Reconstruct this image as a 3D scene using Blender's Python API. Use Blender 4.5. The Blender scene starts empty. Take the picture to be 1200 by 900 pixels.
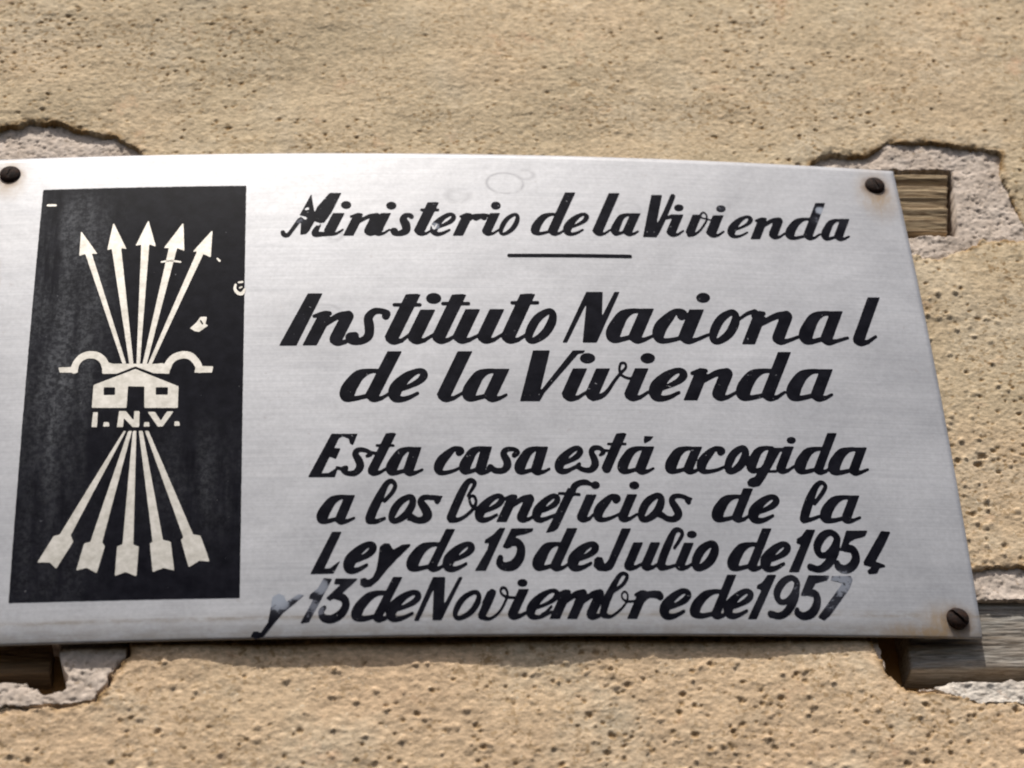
import bpy, math, random
import numpy as np
from mathutils import Matrix, Vector

MM = 0.001
scene = bpy.context.scene
# ------------------------------------------------------------------ camera
cam_data = bpy.data.cameras.new('camera')
cam = bpy.data.objects.new('camera', cam_data)
scene.collection.objects.link(cam)
cam_data.sensor_width = 36.0
cam_data.lens = 79.8
cam_data.clip_start = 0.01
cam_data.clip_end = 100.0
R = Matrix(((0.99517807, -0.00284391, -0.09804347),
            (-0.08229146, -0.56813654, -0.81880949),
            (-0.05337346, 0.82292939, -0.56563105)))
cam.matrix_world = Matrix.Translation(Vector((-0.10431825, -0.8712133, -0.60183144))) @ R.to_4x4()
cam_data.dof.use_dof = True
cam_data.dof.focus_distance = 1.055
cam_data.dof.aperture_fstop = 9.0
scene.camera = cam
# ------------------------------------------------------------------ sky and sun
SUN_EL = math.radians(62)
SUN_AZ = math.radians(11)        # to the left of the wall's normal
world = bpy.data.worlds.new('World'); scene.world = world
world.use_nodes = True
wn = world.node_tree
sky = wn.nodes.new('ShaderNodeTexSky'); sky.sky_type = 'NISHITA'; sky.sun_disc = False
sky.sun_elevation = SUN_EL; sky.sun_rotation = math.radians(180) + SUN_AZ
sky.air_density = 1.0; sky.dust_density = 4.0; sky.ozone_density = 0.6
bg = wn.nodes['Background']; bg.inputs['Strength'].default_value = 0.11
wn.links.new(sky.outputs['Color'], bg.inputs['Color'])
sun_data = bpy.data.lights.new('sun', 'SUN'); sun_data.energy = 4.1; sun_data.angle = math.radians(0.5)
sun_data.color = (1.0, 0.96, 0.89)
sun = bpy.data.objects.new('sun', sun_data); scene.collection.objects.link(sun)
to_sun = Vector((-math.sin(SUN_AZ) * math.cos(SUN_EL), -math.cos(SUN_AZ) * math.cos(SUN_EL), math.sin(SUN_EL)))
sun.rotation_euler = to_sun.to_track_quat('Z', 'Y').to_euler()
sun.location = to_sun * 3
scene.view_settings.view_transform = 'Standard'
scene.view_settings.look = 'None'
scene.view_settings.exposure = 0.0
scene.view_settings.gamma = 1.0
scene.cycles.filter_width = 2.0
scene.cycles.max_bounces = 6

PLATE_U0, PLATE_U1, PLATE_V0, PLATE_V1, PLATE_GAP = -248.82, 201.95, -136.60, 131.54, 1.50
WORDS = [
  ('Ministerio', [('S',[-10715,7914,112,-10663,7779,112,-10495,7743,102,-10292,8045,92,-9935,8724,97,-9601,9549,82,-9351,10282,36]), ('P',[-9351,10388,-9216,9304,-9194,8650,-9452,8038,-9605,7823,-9885,7771,-9849,8518,-10063,8519,-9781,9273]), ('P',[-8461,10455,-7891,10453,-8395,9162,-8734,8545,-8939,8511,-9219,8650,-9269,8994,-9061,9546]), ('S',[-8965,8375,72,-9084,8172,123,-9187,7833,153,-8841,7798,112,-8433,7829,112]), ('X',[-9524,9445,72,-9601,9411,62]), ('X',[-9644,8824,77,-9797,8929,46]), ('X',[-9016,8409,66,-9184,8479,46]), ('X',[-9884,8964,41,-10063,8793,36]), ('P',[-8768,7996,-8205,7994,-7746,9139,-8313,9140]), ('S',[-8371,8282,248,-8459,8065,248]), ('S',[-8476,8022,235,-8367,7801,92,-8133,7850,65]), ('S',[-8393,7808,81,-8160,7836,60,-7845,8079,43]), ('P',[-7422,9669,-7448,9561,-7518,9474,-7618,9425,-7728,9426,-7826,9474,-7894,9561,-7917,9670,-7891,9779,-7821,9866,-7721,9915,-7611,9915,-7512,9866,-7445,9778]), ('P',[-7842,7706,-7344,7705,-6868,8889,-7369,8889]), ('S',[-7247,8569,215,-7101,8933,173]), ('S',[-7445,8919,54,-7136,9036,76,-6935,9036,65]), ('S',[-7097,8569,76,-6597,8919,98,-6210,8978,131]), ('S',[-6552,8135,215,-6305,8744,216,-6204,8920,184]), ('S',[-6493,8280,220,-6597,8023,220]), ('S',[-6615,7980,209,-6515,7797,92,-6289,7848,65]), ('S',[-6537,7804,81,-6317,7833,60,-5945,8079,44]), ('P',[-6460,7991,-5971,7992,-5509,9142,-6001,9140]), ('S',[-6100,8280,216,-6206,8018,215]), ('S',[-6223,7974,204,-6123,7798,92,-5899,7849,65]), ('S',[-6145,7805,81,-5927,7834,60,-5610,8080,44]), ('P',[-5234,9631,-5262,9521,-5333,9434,-5434,9385,-5544,9384,-5643,9432,-5710,9519,-5731,9628,-5704,9737,-5633,9825,-5532,9874,-5421,9875,-5323,9827,-5256,9740]), ('S',[-4536,8927,124,-4611,9010,114,-4818,8980,124,-4919,8718,186,-4810,8376,216,-4820,8035,185,-5056,7864,144,-5339,7829,113,-5411,7998,154,-5333,8032,123]), ('P',[-4451,7999,-3906,8003,-3158,9856,-3710,9849]), ('S',[-3568,9791,55,-3292,9795,66]), ('S',[-4062,8291,240,-4155,8059,240]), ('S',[-4173,8015,228,-4067,7808,93,-3834,7860,65]), ('S',[-4091,7815,82,-3861,7845,60,-3543,8093,44]), ('S',[-4020,9361,71,-3231,9369,72]), ('S',[-3334,8239,77,-3021,8373,77,-2647,8625,108,-2474,8890,112,-2520,9065,84,-2716,9063,100,-3033,8825,127,-3330,8443,177,-3461,8151,186,-3464,7921,139,-3287,7814,107,-3027,7882,76,-2711,8087,54]), ('X',[-3522,8352,52,-3452,8147,41,-3312,8456,36]), ('P',[-2572,7729,-2069,7735,-1582,8932,-2089,8925]), ('S',[-1967,8605,217,-1818,8973,174]), ('S',[-2143,8953,55,-1852,9075,77,-1649,9078,66]), ('S',[-1854,8635,88,-1520,8962,110,-1079,8984,132,-999,8912,143]), ('S',[-1404,8860,135,-1084,9025,115,-823,9043,83]), ('P',[-1154,8036,-670,8044,-197,9207,-684,9197]), ('S',[-793,8332,213,-904,8060,213]), ('S',[-922,8016,202,-823,7847,93,-598,7901,66]), ('S',[-844,7853,82,-626,7886,60,-304,8137,44]), ('P',[-138,9698,-169,9585,-241,9494,-341,9443,-449,9440,-543,9488,-606,9577,-624,9688,-594,9801,-522,9892,-422,9944,-314,9946,-219,9898,-156,9810]), ('S',[496,9133,79,128,8846,105,-133,8373,115,-230,7965,89,-58,7867,78,313,8164,105,569,8620,116,644,9003,95,496,9133,79])]),
  ('de', [('S',[2625,9185,67,2251,9175,84,1897,8974,153,1608,8556,194,1454,8232,199,1431,8043,159,1654,7925,88,2078,8044,66]), ('S',[1596,8527,190,1469,8189,199,1448,8058,169]), ('P',[2047,8101,2556,8114,3611,10668,3093,10651]), ('S',[2423,8402,225,2315,8140,224]), ('S',[2297,8096,213,2398,7914,94,2629,7971,66]), ('S',[2375,7921,83,2600,7955,61,2926,8211,44]), ('S',[3161,8363,67,3480,8504,67,3862,8765,94,4039,9035,121,3993,9211,91,3794,9205,87,3470,8959,137,3166,8568,190,3032,8272,200,3028,8039,150,3207,7935,93,3471,8008,67,3794,8221,47])]),
  ('la', [('P',[4241,8145,4777,8162,5821,10701,5277,10680]), ('S',[4631,8449,236,4528,8200,236]), ('S',[4510,8155,224,4614,7961,95,4849,8019,67]), ('S',[4590,7967,84,4821,8003,61,5148,8262,45]), ('S',[6325,9280,68,6016,9268,85,5737,9065,148,5531,8645,185,5374,8317,190,5351,8126,152,5434,8005,89,5770,8126,67]), ('S',[5519,8615,181,5390,8274,190,5368,8142,162]), ('P',[5738,8183,6231,8201,6753,9401,6256,9382]), ('S',[6115,8489,217,5993,8212,217]), ('S',[5975,8168,206,6074,7999,95,6304,8058,67]), ('S',[6052,8005,84,6275,8042,62,6512,8211,45])]),
  ('Vivienda', [('P',[7405,10641,7946,10666,7507,8854,7572,8447,7402,7873,6725,7865]), ('S',[8486,10616,122,7964,9372,130,7440,8262,147,7281,8047,138]), ('S',[8032,9131,65,8299,9264,102,8552,9245,93]), ('P',[7908,8216,8406,8237,8892,9405,8390,9382]), ('S',[8278,8519,220,8168,8253,219]), ('S',[8149,8209,208,8249,8036,94,8478,8096,66]), ('S',[8227,8043,83,8449,8081,61,8775,8339,44]), ('P',[8948,9858,8914,9758,8839,9676,8737,9627,8630,9622,8538,9662,8480,9738,8466,9836,8501,9936,8576,10019,8677,10068,8785,10073,8877,10033,8935,9956]), ('P',[8864,8245,9330,8266,9819,9438,9349,9415]), ('S',[9219,8550,206,9100,8263,205]), ('S',[9028,8077,102,9310,8132,65,9618,8416,51,9897,8851,47,10034,9162,42,10036,9468,42,9911,9596,42,9756,9454,42,9767,9259,42,10003,9173,37,10228,9111,37]), ('P',[9884,8253,10419,8278,10912,9453,10372,9425]), ('S',[10275,8560,236,10171,8311,236]), ('S',[10152,8267,224,10256,8076,95,10491,8137,67]), ('S',[10232,8082,84,10463,8121,61,10792,8382,45]), ('P',[11073,9902,11037,9802,10960,9718,10858,9669,10750,9663,10658,9703,10600,9779,10587,9877,10623,9978,10700,10061,10802,10111,10911,10116,11003,10077,11061,10001]), ('S',[11317,8519,57,11654,8669,57,12058,8943,80,12245,9222,117,12196,9399,88,11984,9388,75,11642,9130,133,11322,8726,185,11181,8423,194,11178,8188,145,11368,8087,80,11648,8167,57,11989,8391,40]), ('P',[12088,7962,12572,7987,13077,9185,12589,9157]), ('S',[12697,8847,209,12852,9215,168]), ('S',[12513,9182,55,12822,9315,78,13017,9326,67]), ('S',[12843,8856,78,13323,9228,100,13693,9307,134]), ('S',[13331,8454,209,13593,9071,210,13698,9250,179]), ('S',[13393,8600,215,13277,8328,214]), ('S',[13259,8285,203,13356,8122,94,13583,8184,66]), ('S',[13334,8128,83,13555,8168,61,13882,8429,44]), ('S',[15395,9455,69,14992,9429,86,14605,9213,164,14288,8783,209,14126,8452,215,14101,8262,172,14358,8154,91,14820,8290,68]), ('S',[14275,8753,205,14141,8410,215,14119,8278,183]), ('P',[14788,8346,15288,8377,16244,10604,15736,10569]), ('S',[15166,8661,220,15047,8382,220]), ('S',[15028,8337,209,15127,8171,96,15360,8236,68]), ('S',[15105,8177,85,15331,8219,63,15668,8488,46]), ('S',[16961,9475,68,16629,9453,85,16323,9243,149,16081,8823,185,15921,8497,190,15895,8310,152,16026,8197,89,16392,8327,67]), ('S',[16068,8794,181,15935,8455,190,15913,8325,162]), ('P',[16362,8382,16833,8413,17346,9604,16870,9571]), ('S',[16724,8693,208,16600,8405,207]), ('S',[16581,8361,197,16677,8210,95,16904,8275,67]), ('S',[16656,8216,84,16875,8259,62,17147,8434,45])]),
  ('rule', [('S',[87,6510,87,3127,6564,91,5981,6594,92])]),
  ('Instituto', [('P',[-9532,4153,-8849,4147,-10070,1133,-10858,1143]), ('P',[-9787,1149,-9135,1142,-8437,2769,-9096,2775]), ('S',[-8954,2331,283,-8741,2832,227]), ('S',[-9239,2816,80,-8780,2974,113,-8516,2972,97]), ('S',[-8757,2330,112,-8138,2808,145,-7653,2886,193]), ('S',[-8154,1727,282,-7792,2564,283,-7648,2805,241]), ('S',[-8068,1925,289,-8239,1530,288]), ('S',[-8265,1471,274,-8126,1262,136,-7806,1328,96]), ('S',[-8154,1272,120,-7847,1309,88,-7380,1643,64]), ('S',[-5910,2811,179,-5847,2961,156,-6084,3089,132,-6443,3075,156,-6719,2701,203,-6687,2179,226,-6737,1663,202,-7068,1371,160,-7482,1410,201,-7598,1593,201,-7360,1666,178]), ('P',[-5994,1592,-5304,1591,-4238,4084,-4939,4081]), ('S',[-4764,3999,81,-4413,4000,98]), ('S',[-5479,1989,304,-5642,1609,304]), ('S',[-5667,1550,288,-5523,1324,136,-5197,1392,96]), ('S',[-5553,1333,120,-5237,1373,88,-4851,1710,64]), ('S',[-5495,3466,81,-4292,3468,81]), ('P',[-4947,1605,-4248,1606,-3574,3179,-4280,3176]), ('S',[-4430,2000,308,-4587,1632,308]), ('S',[-4612,1573,292,-4467,1341,135,-4142,1410,95]), ('S',[-4498,1351,119,-4183,1391,87,-3720,1725,64]), ('P',[-3265,3853,-3307,3714,-3411,3602,-3558,3540,-3720,3539,-3862,3600,-3959,3711,-3991,3849,-3950,3989,-3846,4101,-3698,4164,-3536,4165,-3393,4104,-3296,3992]), ('P',[-3797,1627,-3128,1629,-2078,4082,-2757,4076]), ('S',[-2588,3995,81,-2249,3998,97]), ('S',[-3294,2023,295,-3459,1637,294]), ('S',[-3484,1578,279,-3342,1363,135,-3022,1433,96]), ('S',[-3372,1373,119,-3062,1414,88,-2599,1750,64]), ('S',[-3204,3544,80,-1995,3553,81]), ('P',[-2823,1640,-2137,1644,-1459,3224,-2152,3218]), ('S',[-2310,2038,303,-2472,1660,302]), ('S',[-2497,1601,287,-2354,1378,136,-2030,1448,96]), ('S',[-2384,1387,120,-2070,1429,88,-1575,1727,64]), ('P',[-1689,1647,-1001,1653,-312,3237,-1007,3229]), ('S',[-1173,2047,303,-1337,1668,303]), ('S',[-1363,1609,288,-1221,1386,136,-895,1457,96]), ('S',[-1251,1395,120,-936,1437,88,-468,1777,64]), ('P',[-569,1657,137,1665,1206,4156,489,4144]), ('S',[669,4065,81,1027,4070,98]), ('S',[-46,2059,311,-205,1688,311]), ('S',[-230,1628,295,-84,1397,136,244,1469,96]), ('S',[-115,1406,120,203,1449,88,670,1790,64]), ('S',[70,3627,81,1289,3646,81]), ('S',[1770,3146,140,1252,2755,186,880,2110,204,737,1554,157,974,1419,139,1495,1821,185,1861,2444,205,1973,2968,168,1770,3146,140])]),
  ('Nacional', [('P',[3664,4339,4454,4359,4307,2884,5023,4373,5271,4380,3941,1365,3274,1352,3626,3668,2535,1340,2324,1336]), ('S',[6323,3260,99,5802,3245,123,5320,2969,246,4976,2396,317,4753,1952,326,4722,1693,260,4947,1529,130,5527,1691,98]), ('S',[4959,2356,310,4776,1892,326,4747,1713,276]), ('P',[5480,1770,6133,1786,6847,3418,6188,3399]), ('S',[5982,2181,288,5803,1769,287]), ('S',[5776,1709,273,5916,1512,139,6240,1590,98]), ('S',[5888,1521,122,6199,1569,90,6623,1798,65]), ('S',[8127,3019,199,8263,3145,182,8172,3306,116,7864,3275,132,7539,2940,217,7112,2402,288,6920,1956,287,6937,1657,200,7191,1535,123,7846,1683,90,8422,1979,66]), ('P',[7862,1803,8569,1824,9272,3445,8558,3421]), ('S',[8391,2219,312,8224,1832,311]), ('S',[8197,1771,295,8345,1548,140,8679,1628,99]), ('S',[8314,1557,123,8637,1607,90,9364,1969,66]), ('P',[9650,4171,9602,4038,9496,3930,9353,3867,9200,3862,9069,3915,8985,4016,8965,4145,9013,4278,9119,4386,9263,4450,9415,4456,9547,4402,9631,4300]), ('S',[10574,3326,142,10048,2923,189,9669,2270,207,9523,1711,159,9763,1581,141,10293,1994,188,10664,2625,208,10780,3152,171,10574,3326,142]), ('S',[10871,2881,63,11368,3283,84,11768,3428,112]), ('P',[10894,1457,11524,1480,12241,3123,11603,3097]), ('S',[11729,2665,273,11948,3171,219]), ('S',[11621,3138,82,11914,3310,115,12169,3320,98]), ('S',[11919,2673,114,12751,3185,148,13319,3290,197]), ('S',[12801,2116,273,13175,2964,275,13322,3210,234]), ('S',[12890,2317,280,12705,1899,279]), ('S',[12679,1840,265,12816,1656,138,13137,1737,98]), ('S',[12789,1665,122,13096,1716,90,13901,2084,65]), ('S',[15630,3474,100,15115,3449,124,14638,3164,238,14287,2589,303,14061,2144,311,14029,1887,249,14252,1730,131,14823,1902,98]), ('S',[14270,2549,297,14084,2086,311,14054,1908,264]), ('P',[14776,1979,15385,2007,16110,3640,15494,3609]), ('S',[15259,2396,268,15065,1958,268]), ('S',[15038,1898,254,15173,1731,140,15493,1815,99]), ('S',[15147,1740,123,15451,1793,90,16126,2042,66]), ('P',[16370,2008,16973,2038,18102,4593,17487,4558]), ('S',[16852,2433,266,16652,1978,265]), ('S',[16625,1917,252,16761,1757,142,17084,1843,101]), ('S',[16735,1766,126,17041,1821,92,17532,2186,67])]),
  ('de', [('S',[-6184,-341,89,-6708,-339,112,-7206,-570,241,-7563,-1069,316,-7765,-1459,325,-7792,-1689,259,-7498,-1842,118,-6900,-1714,89]), ('S',[-7579,-1105,309,-7744,-1513,325,-7770,-1672,276]), ('P',[-6942,-1642,-6292,-1646,-5211,768,-5871,770]), ('S',[-6459,-1290,287,-6607,-1620,286]), ('S',[-6630,-1673,272,-6497,-1884,125,-6194,-1824,89]), ('S',[-6525,-1875,111,-6232,-1841,81,-5800,-1542,59]), ('S',[-5417,-1366,96,-4982,-1207,97,-4465,-903,136,-4229,-580,179,-4298,-363,134,-4572,-363,126,-5010,-651,203,-5416,-1116,282,-5591,-1472,296,-5589,-1756,222,-5339,-1889,135,-4978,-1811,96,-4540,-1563,68])]),
  ('la', [('P',[-3679,-1653,-3009,-1652,-1939,777,-2618,773]), ('S',[-3187,-1296,295,-3330,-1621,294]), ('S',[-3353,-1674,280,-3216,-1892,126,-2910,-1829,89]), ('S',[-3245,-1883,111,-2947,-1847,82,-2485,-1545,60]), ('S',[-757,-332,90,-1233,-335,113,-1673,-573,225,-1985,-1078,290,-2188,-1472,298,-2216,-1704,238,-2009,-1854,119,-1478,-1719,90]), ('S',[-2001,-1114,284,-2167,-1526,298,-2193,-1686,253]), ('P',[-1521,-1648,-894,-1645,-248,-200,-881,-205]), ('S',[-1048,-1289,277,-1204,-1638,276]), ('S',[-1228,-1691,262,-1095,-1885,127,-794,-1822,90]), ('S',[-1123,-1877,112,-832,-1840,82,-475,-1642,60])]),
  ('Vivienda', [('P',[901,852,1694,863,1133,-1286,1260,-1583,1049,-1970,144,-1978]), ('P',[2775,879,3349,889,3263,748,3017,698,1262,-1546,1049,-1970,840,-1809]), ('P',[2078,-1581,2742,-1573,3377,-135,2707,-145]), ('S',[2569,-1216,293,2421,-1552,292]), ('S',[2397,-1606,277,2535,-1816,128,2843,-1750,90]), ('S',[2506,-1808,113,2805,-1768,83,3243,-1458,60]), ('P',[3801,457,3755,330,3647,227,3498,168,3337,165,3197,219,3103,319,3077,444,3121,572,3229,675,3378,734,3540,737,3681,683,3774,583]), ('P',[3168,-1567,3818,-1557,4455,-116,3799,-127]), ('S',[3652,-1201,287,3500,-1545,286]), ('S',[3539,-1740,164,3923,-1660,113,4227,-1394,88,4621,-786,70,4941,-363,64,5201,-52,57,5177,192,58,4984,173,57,4895,-135,57,4935,-439,57,5205,-623,57,5551,-677,57]), ('P',[4999,-1528,5638,-1516,6277,-68,5633,-82]), ('S',[5478,-1159,282,5322,-1514,281]), ('S',[5298,-1568,267,5434,-1762,129,5740,-1694,91]), ('S',[5406,-1754,114,5702,-1712,84,6143,-1399,61]), ('P',[6635,517,6589,389,6483,285,6338,225,6183,222,6048,275,5961,375,5937,501,5983,629,6088,733,6233,794,6389,797,6524,744,6612,644]), ('S',[6662,-1216,98,7119,-1045,98,7662,-727,138,7905,-397,183,7828,-182,137,7537,-189,129,7078,-489,206,6658,-966,287,6480,-1327,301,6488,-1610,226,6755,-1738,137,7136,-1650,98,7595,-1391,69]), ('P',[7766,-1816,8415,-1801,9073,-315,8417,-333]), ('S',[8568,-726,281,8769,-269,226]), ('S',[8311,-299,76,8728,-143,107,8990,-136,92]), ('S',[8764,-721,107,9475,-267,138,10002,-179,184]), ('S',[9528,-1238,281,9871,-473,283,10009,-251,241]), ('S',[9610,-1057,288,9455,-1403,288]), ('S',[9431,-1457,273,9567,-1656,129,9876,-1586,91]), ('S',[9538,-1648,114,9837,-1605,84,10357,-1287,61]), ('S',[12275,-50,92,11734,-69,114,11220,-320,237,10835,-832,308,10630,-1228,317,10603,-1459,253,10928,-1599,120,11545,-1448,91]), ('S',[10819,-868,302,10652,-1281,317,10626,-1440,269]), ('P',[11501,-1379,12122,-1359,13218,1077,12587,1053]), ('S',[11973,-1009,274,11812,-1368,273]), ('S',[11788,-1422,259,11920,-1604,128,12222,-1532,91]), ('S',[11893,-1596,113,12184,-1551,83,12625,-1236,61]), ('S',[14641,15,92,14112,-6,115,13613,-260,230,13234,-776,296,13028,-1175,304,13000,-1407,243,13306,-1546,122,13905,-1393,91]), ('S',[13218,-813,290,13049,-1228,304,13023,-1388,258]), ('P',[13861,-1323,14471,-1301,15131,162,14514,137]), ('S',[14328,-950,269,14162,-1320,269]), ('S',[14138,-1374,255,14270,-1548,130,14573,-1475,92]), ('S',[14243,-1540,114,14534,-1494,84,14899,-1285,61])]),
  ('Esta', [('P',[-8490,-3728,-7320,-3739,-7538,-4322,-7671,-4225,-7716,-3984,-7978,-3857,-8157,-3940,-8381,-4469,-8095,-4500,-8310,-5037,-8585,-4901,-8961,-5777,-8639,-5770,-8209,-5457,-8356,-5970,-9548,-5955]), ('S',[-6916,-4901,67,-6747,-4791,86,-6959,-4606,86,-7293,-4581,105,-7439,-4785,134,-7277,-5147,172,-7234,-5450,171,-7452,-5761,123,-7832,-5774,95,-7996,-5591,104,-7853,-5499,95,-7902,-5636,104]), ('S',[-6817,-4707,76,-6483,-4766,57]), ('S',[-8257,-5495,66,-7996,-5580,66]), ('P',[-6895,-5600,-6430,-5604,-5572,-3727,-6043,-3725]), ('S',[-5929,-3785,64,-5693,-3786,76]), ('S',[-6530,-5312,205,-6674,-5627,205]), ('S',[-6694,-5670,194,-6589,-5798,107,-6345,-5749,75]), ('S',[-6609,-5791,94,-6377,-5764,69,-6013,-5520,50]), ('S',[-6466,-4353,51,-5718,-4358,51]), ('S',[-4662,-4556,76,-5049,-4554,95,-5403,-4744,182,-5658,-5153,233,-5829,-5472,239,-5853,-5661,191,-5696,-5785,101,-5268,-5679,76]), ('S',[-5672,-5182,228,-5812,-5516,239,-5833,-5646,203]), ('P',[-5304,-5621,-4825,-5623,-4450,-4454,-4932,-4452]), ('S',[-4980,-5332,211,-5073,-5641,211]), ('S',[-5093,-5684,200,-4987,-5818,107,-4741,-5769,76]), ('S',[-5008,-5811,94,-4773,-5783,69,-4447,-5625,50])]),
  ('casa', [('S',[-2775,-4736,153,-2670,-4648,140,-2744,-4530,89,-2986,-4544,102,-3246,-4780,162,-3572,-5160,215,-3718,-5481,215,-3704,-5699,150,-3507,-5794,95,-3097,-5701,70,-2687,-5498,51]), ('S',[-1445,-4527,75,-1814,-4528,94,-2149,-4717,181,-2381,-5123,231,-2550,-5439,237,-2572,-5626,190,-2448,-5747,100,-2042,-5640,75]), ('S',[-2394,-5151,226,-2532,-5482,237,-2553,-5611,202]), ('P',[-2078,-5583,-1603,-5583,-1259,-4425,-1738,-4426]), ('S',[-1765,-5296,209,-1849,-5601,209]), ('S',[-1869,-5644,198,-1764,-5777,106,-1519,-5726,75]), ('S',[-1784,-5769,94,-1551,-5741,69,-1291,-5583,50]), ('S',[-281,-4879,107,-103,-4722,97,-265,-4566,87,-605,-4584,107,-761,-4808,145,-633,-5142,174,-622,-5419,174,-827,-5668,125,-1188,-5669,125,-1372,-5476,106,-1449,-5586,106]), ('S',[1084,-4526,76,705,-4528,95,360,-4720,174,105,-5127,220,-64,-5445,226,-87,-5632,181,67,-5754,100,484,-5645,75]), ('S',[92,-5156,215,-46,-5489,226,-68,-5618,192]), ('P',[448,-5587,926,-5585,1295,-4422,814,-4425]), ('S',[770,-5298,211,678,-5605,210]), ('S',[658,-5648,200,765,-5780,107,1010,-5729,75]), ('S',[744,-5773,94,978,-5743,69,1278,-5584,50])]),
  ('esta', [('S',[1866,-5299,86,2184,-5170,86,2567,-4928,120,2749,-4672,126,2709,-4502,94,2513,-4504,112,2187,-4733,142,1877,-5102,198,1737,-5383,208,1726,-5607,156,1899,-5711,120,2161,-5646,86,2485,-5448,60]), ('S',[3632,-4841,55,3803,-4681,91,3659,-4473,92,3384,-4476,110,3255,-4687,128,3365,-5079,164,3367,-5365,164,3145,-5626,118,2806,-5603,100,2590,-5449,100,2666,-5319,73]), ('S',[3741,-4603,64,4015,-4600,46]), ('S',[2354,-5581,45,2591,-5423,64]), ('P',[3654,-5503,4129,-5499,4950,-3685,4470,-3691]), ('S',[4588,-3748,63,4828,-3745,76]), ('S',[4021,-5214,209,3883,-5519,209]), ('S',[4047,-4252,50,4853,-4241,50]), ('S',[5816,-4465,76,5424,-4471,95,5065,-4663,174,4791,-5070,219,4623,-5386,225,4602,-5572,180,4786,-5690,100,5221,-5579,75]), ('S',[4778,-5098,215,4641,-5429,225,4621,-5557,191]), ('P',[5184,-5522,5686,-5516,6179,-4358,5673,-4366]), ('S',[5555,-5232,221,5432,-5525,221]), ('S',[5413,-5568,210,5522,-5710,107,5771,-5657,75]), ('S',[5500,-5703,94,5739,-5672,69,6038,-5511,50]), ('P',[5753,-3809,6181,-3828,6011,-4033,5744,-4197,5706,-4102])]),
  ('acogida', [('S',[8041,-4434,75,7639,-4442,94,7267,-4634,187,7001,-5036,241,6835,-5349,248,6814,-5533,198,7003,-5649,99,7452,-5537,74]), ('S',[6988,-5065,236,6853,-5391,248,6833,-5518,211]), ('P',[7416,-5481,7876,-5473,8400,-4327,7937,-4336]), ('S',[7776,-5193,203,7635,-5502,202]), ('S',[7615,-5544,192,7719,-5666,106,7960,-5612,75]), ('S',[7700,-5659,93,7929,-5627,68,8187,-5468,50]), ('S',[9209,-4602,151,9314,-4514,138,9236,-4401,88,8989,-4421,100,8715,-4655,160,8397,-5031,212,8255,-5345,212,8271,-5556,148,8466,-5644,93,8962,-5543,69,9397,-5337,50]), ('S',[10249,-4365,123,9859,-4646,163,9579,-5107,179,9471,-5506,138,9651,-5601,122,10044,-5310,163,10319,-4864,180,10403,-4490,147,10249,-4365,123]), ('S',[11680,-4329,76,11315,-4339,95,10987,-4534,167,10742,-4940,208,10574,-5256,213,10553,-5441,171,10689,-5558,100,11086,-5443,75]), ('S',[10729,-4968,203,10592,-5298,213,10572,-5426,181]), ('P',[11540,-4320,12128,-4304,11536,-5303,11141,-5944,10861,-6335,10553,-6413,10325,-6346,10302,-6154,10428,-5983,10699,-5857,10909,-5513,11163,-5165]), ('S',[11303,-5575,42,11700,-5555,56]), ('P',[11730,-5371,12184,-5360,12702,-4215,12244,-4228]), ('S',[12087,-5078,200,11943,-5397,200]), ('S',[11924,-5440,190,12029,-5555,107,12271,-5500,76]), ('S',[12009,-5548,94,12239,-5515,69,12602,-5264,51]), ('P',[12837,-3875,12806,-3954,12738,-4018,12646,-4056,12549,-4058,12466,-4026,12413,-3965,12400,-3888,12431,-3809,12500,-3744,12591,-3707,12689,-3704,12772,-3737,12825,-3798]), ('S',[12017,-4422,66,12212,-4363,66]), ('S',[14142,-4306,77,13717,-4319,96,13321,-4517,183,13018,-4928,234,12850,-5246,240,12828,-5431,192,13065,-5546,101,13543,-5426,76]), ('S',[13005,-4956,229,12868,-5288,240,12848,-5416,204]), ('P',[13506,-5370,13950,-5358,14835,-3425,14385,-3440]), ('S',[13860,-5076,196,13711,-5402,195]), ('S',[13691,-5445,186,13795,-5554,108,14037,-5498,76]), ('S',[13776,-5548,95,14005,-5513,70,14371,-5261,51]), ('S',[15811,-4277,78,15362,-4292,98,14941,-4496,195,14623,-4915,251,14451,-5240,259,14430,-5429,207,14691,-5544,103,15199,-5420,78]), ('S',[14610,-4945,246,14470,-5283,259,14449,-5414,220]), ('P',[15161,-5364,15628,-5349,16172,-4161,15702,-4177]), ('S',[15529,-5062,206,15380,-5388,205]), ('S',[15360,-5432,195,15467,-5550,110,15716,-5491,78]), ('S',[15447,-5543,97,15683,-5507,71,16056,-5336,52])]),
  ('a', [('S',[-7715,-6998,76,-8114,-6993,95,-8484,-7175,182,-8759,-7573,232,-8930,-7884,239,-8953,-8068,191,-8766,-8191,100,-8320,-8091,75]), ('S',[-8772,-7601,227,-8912,-7927,239,-8934,-8054,203]), ('P',[-8356,-8034,-7904,-8039,-7465,-6899,-7920,-6894]), ('S',[-8026,-7753,199,-8144,-8067,199]), ('S',[-8164,-8109,189,-8062,-8229,107,-7820,-8182,75]), ('S',[-8081,-8222,94,-7852,-8196,69,-7527,-8044,50])]),
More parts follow.
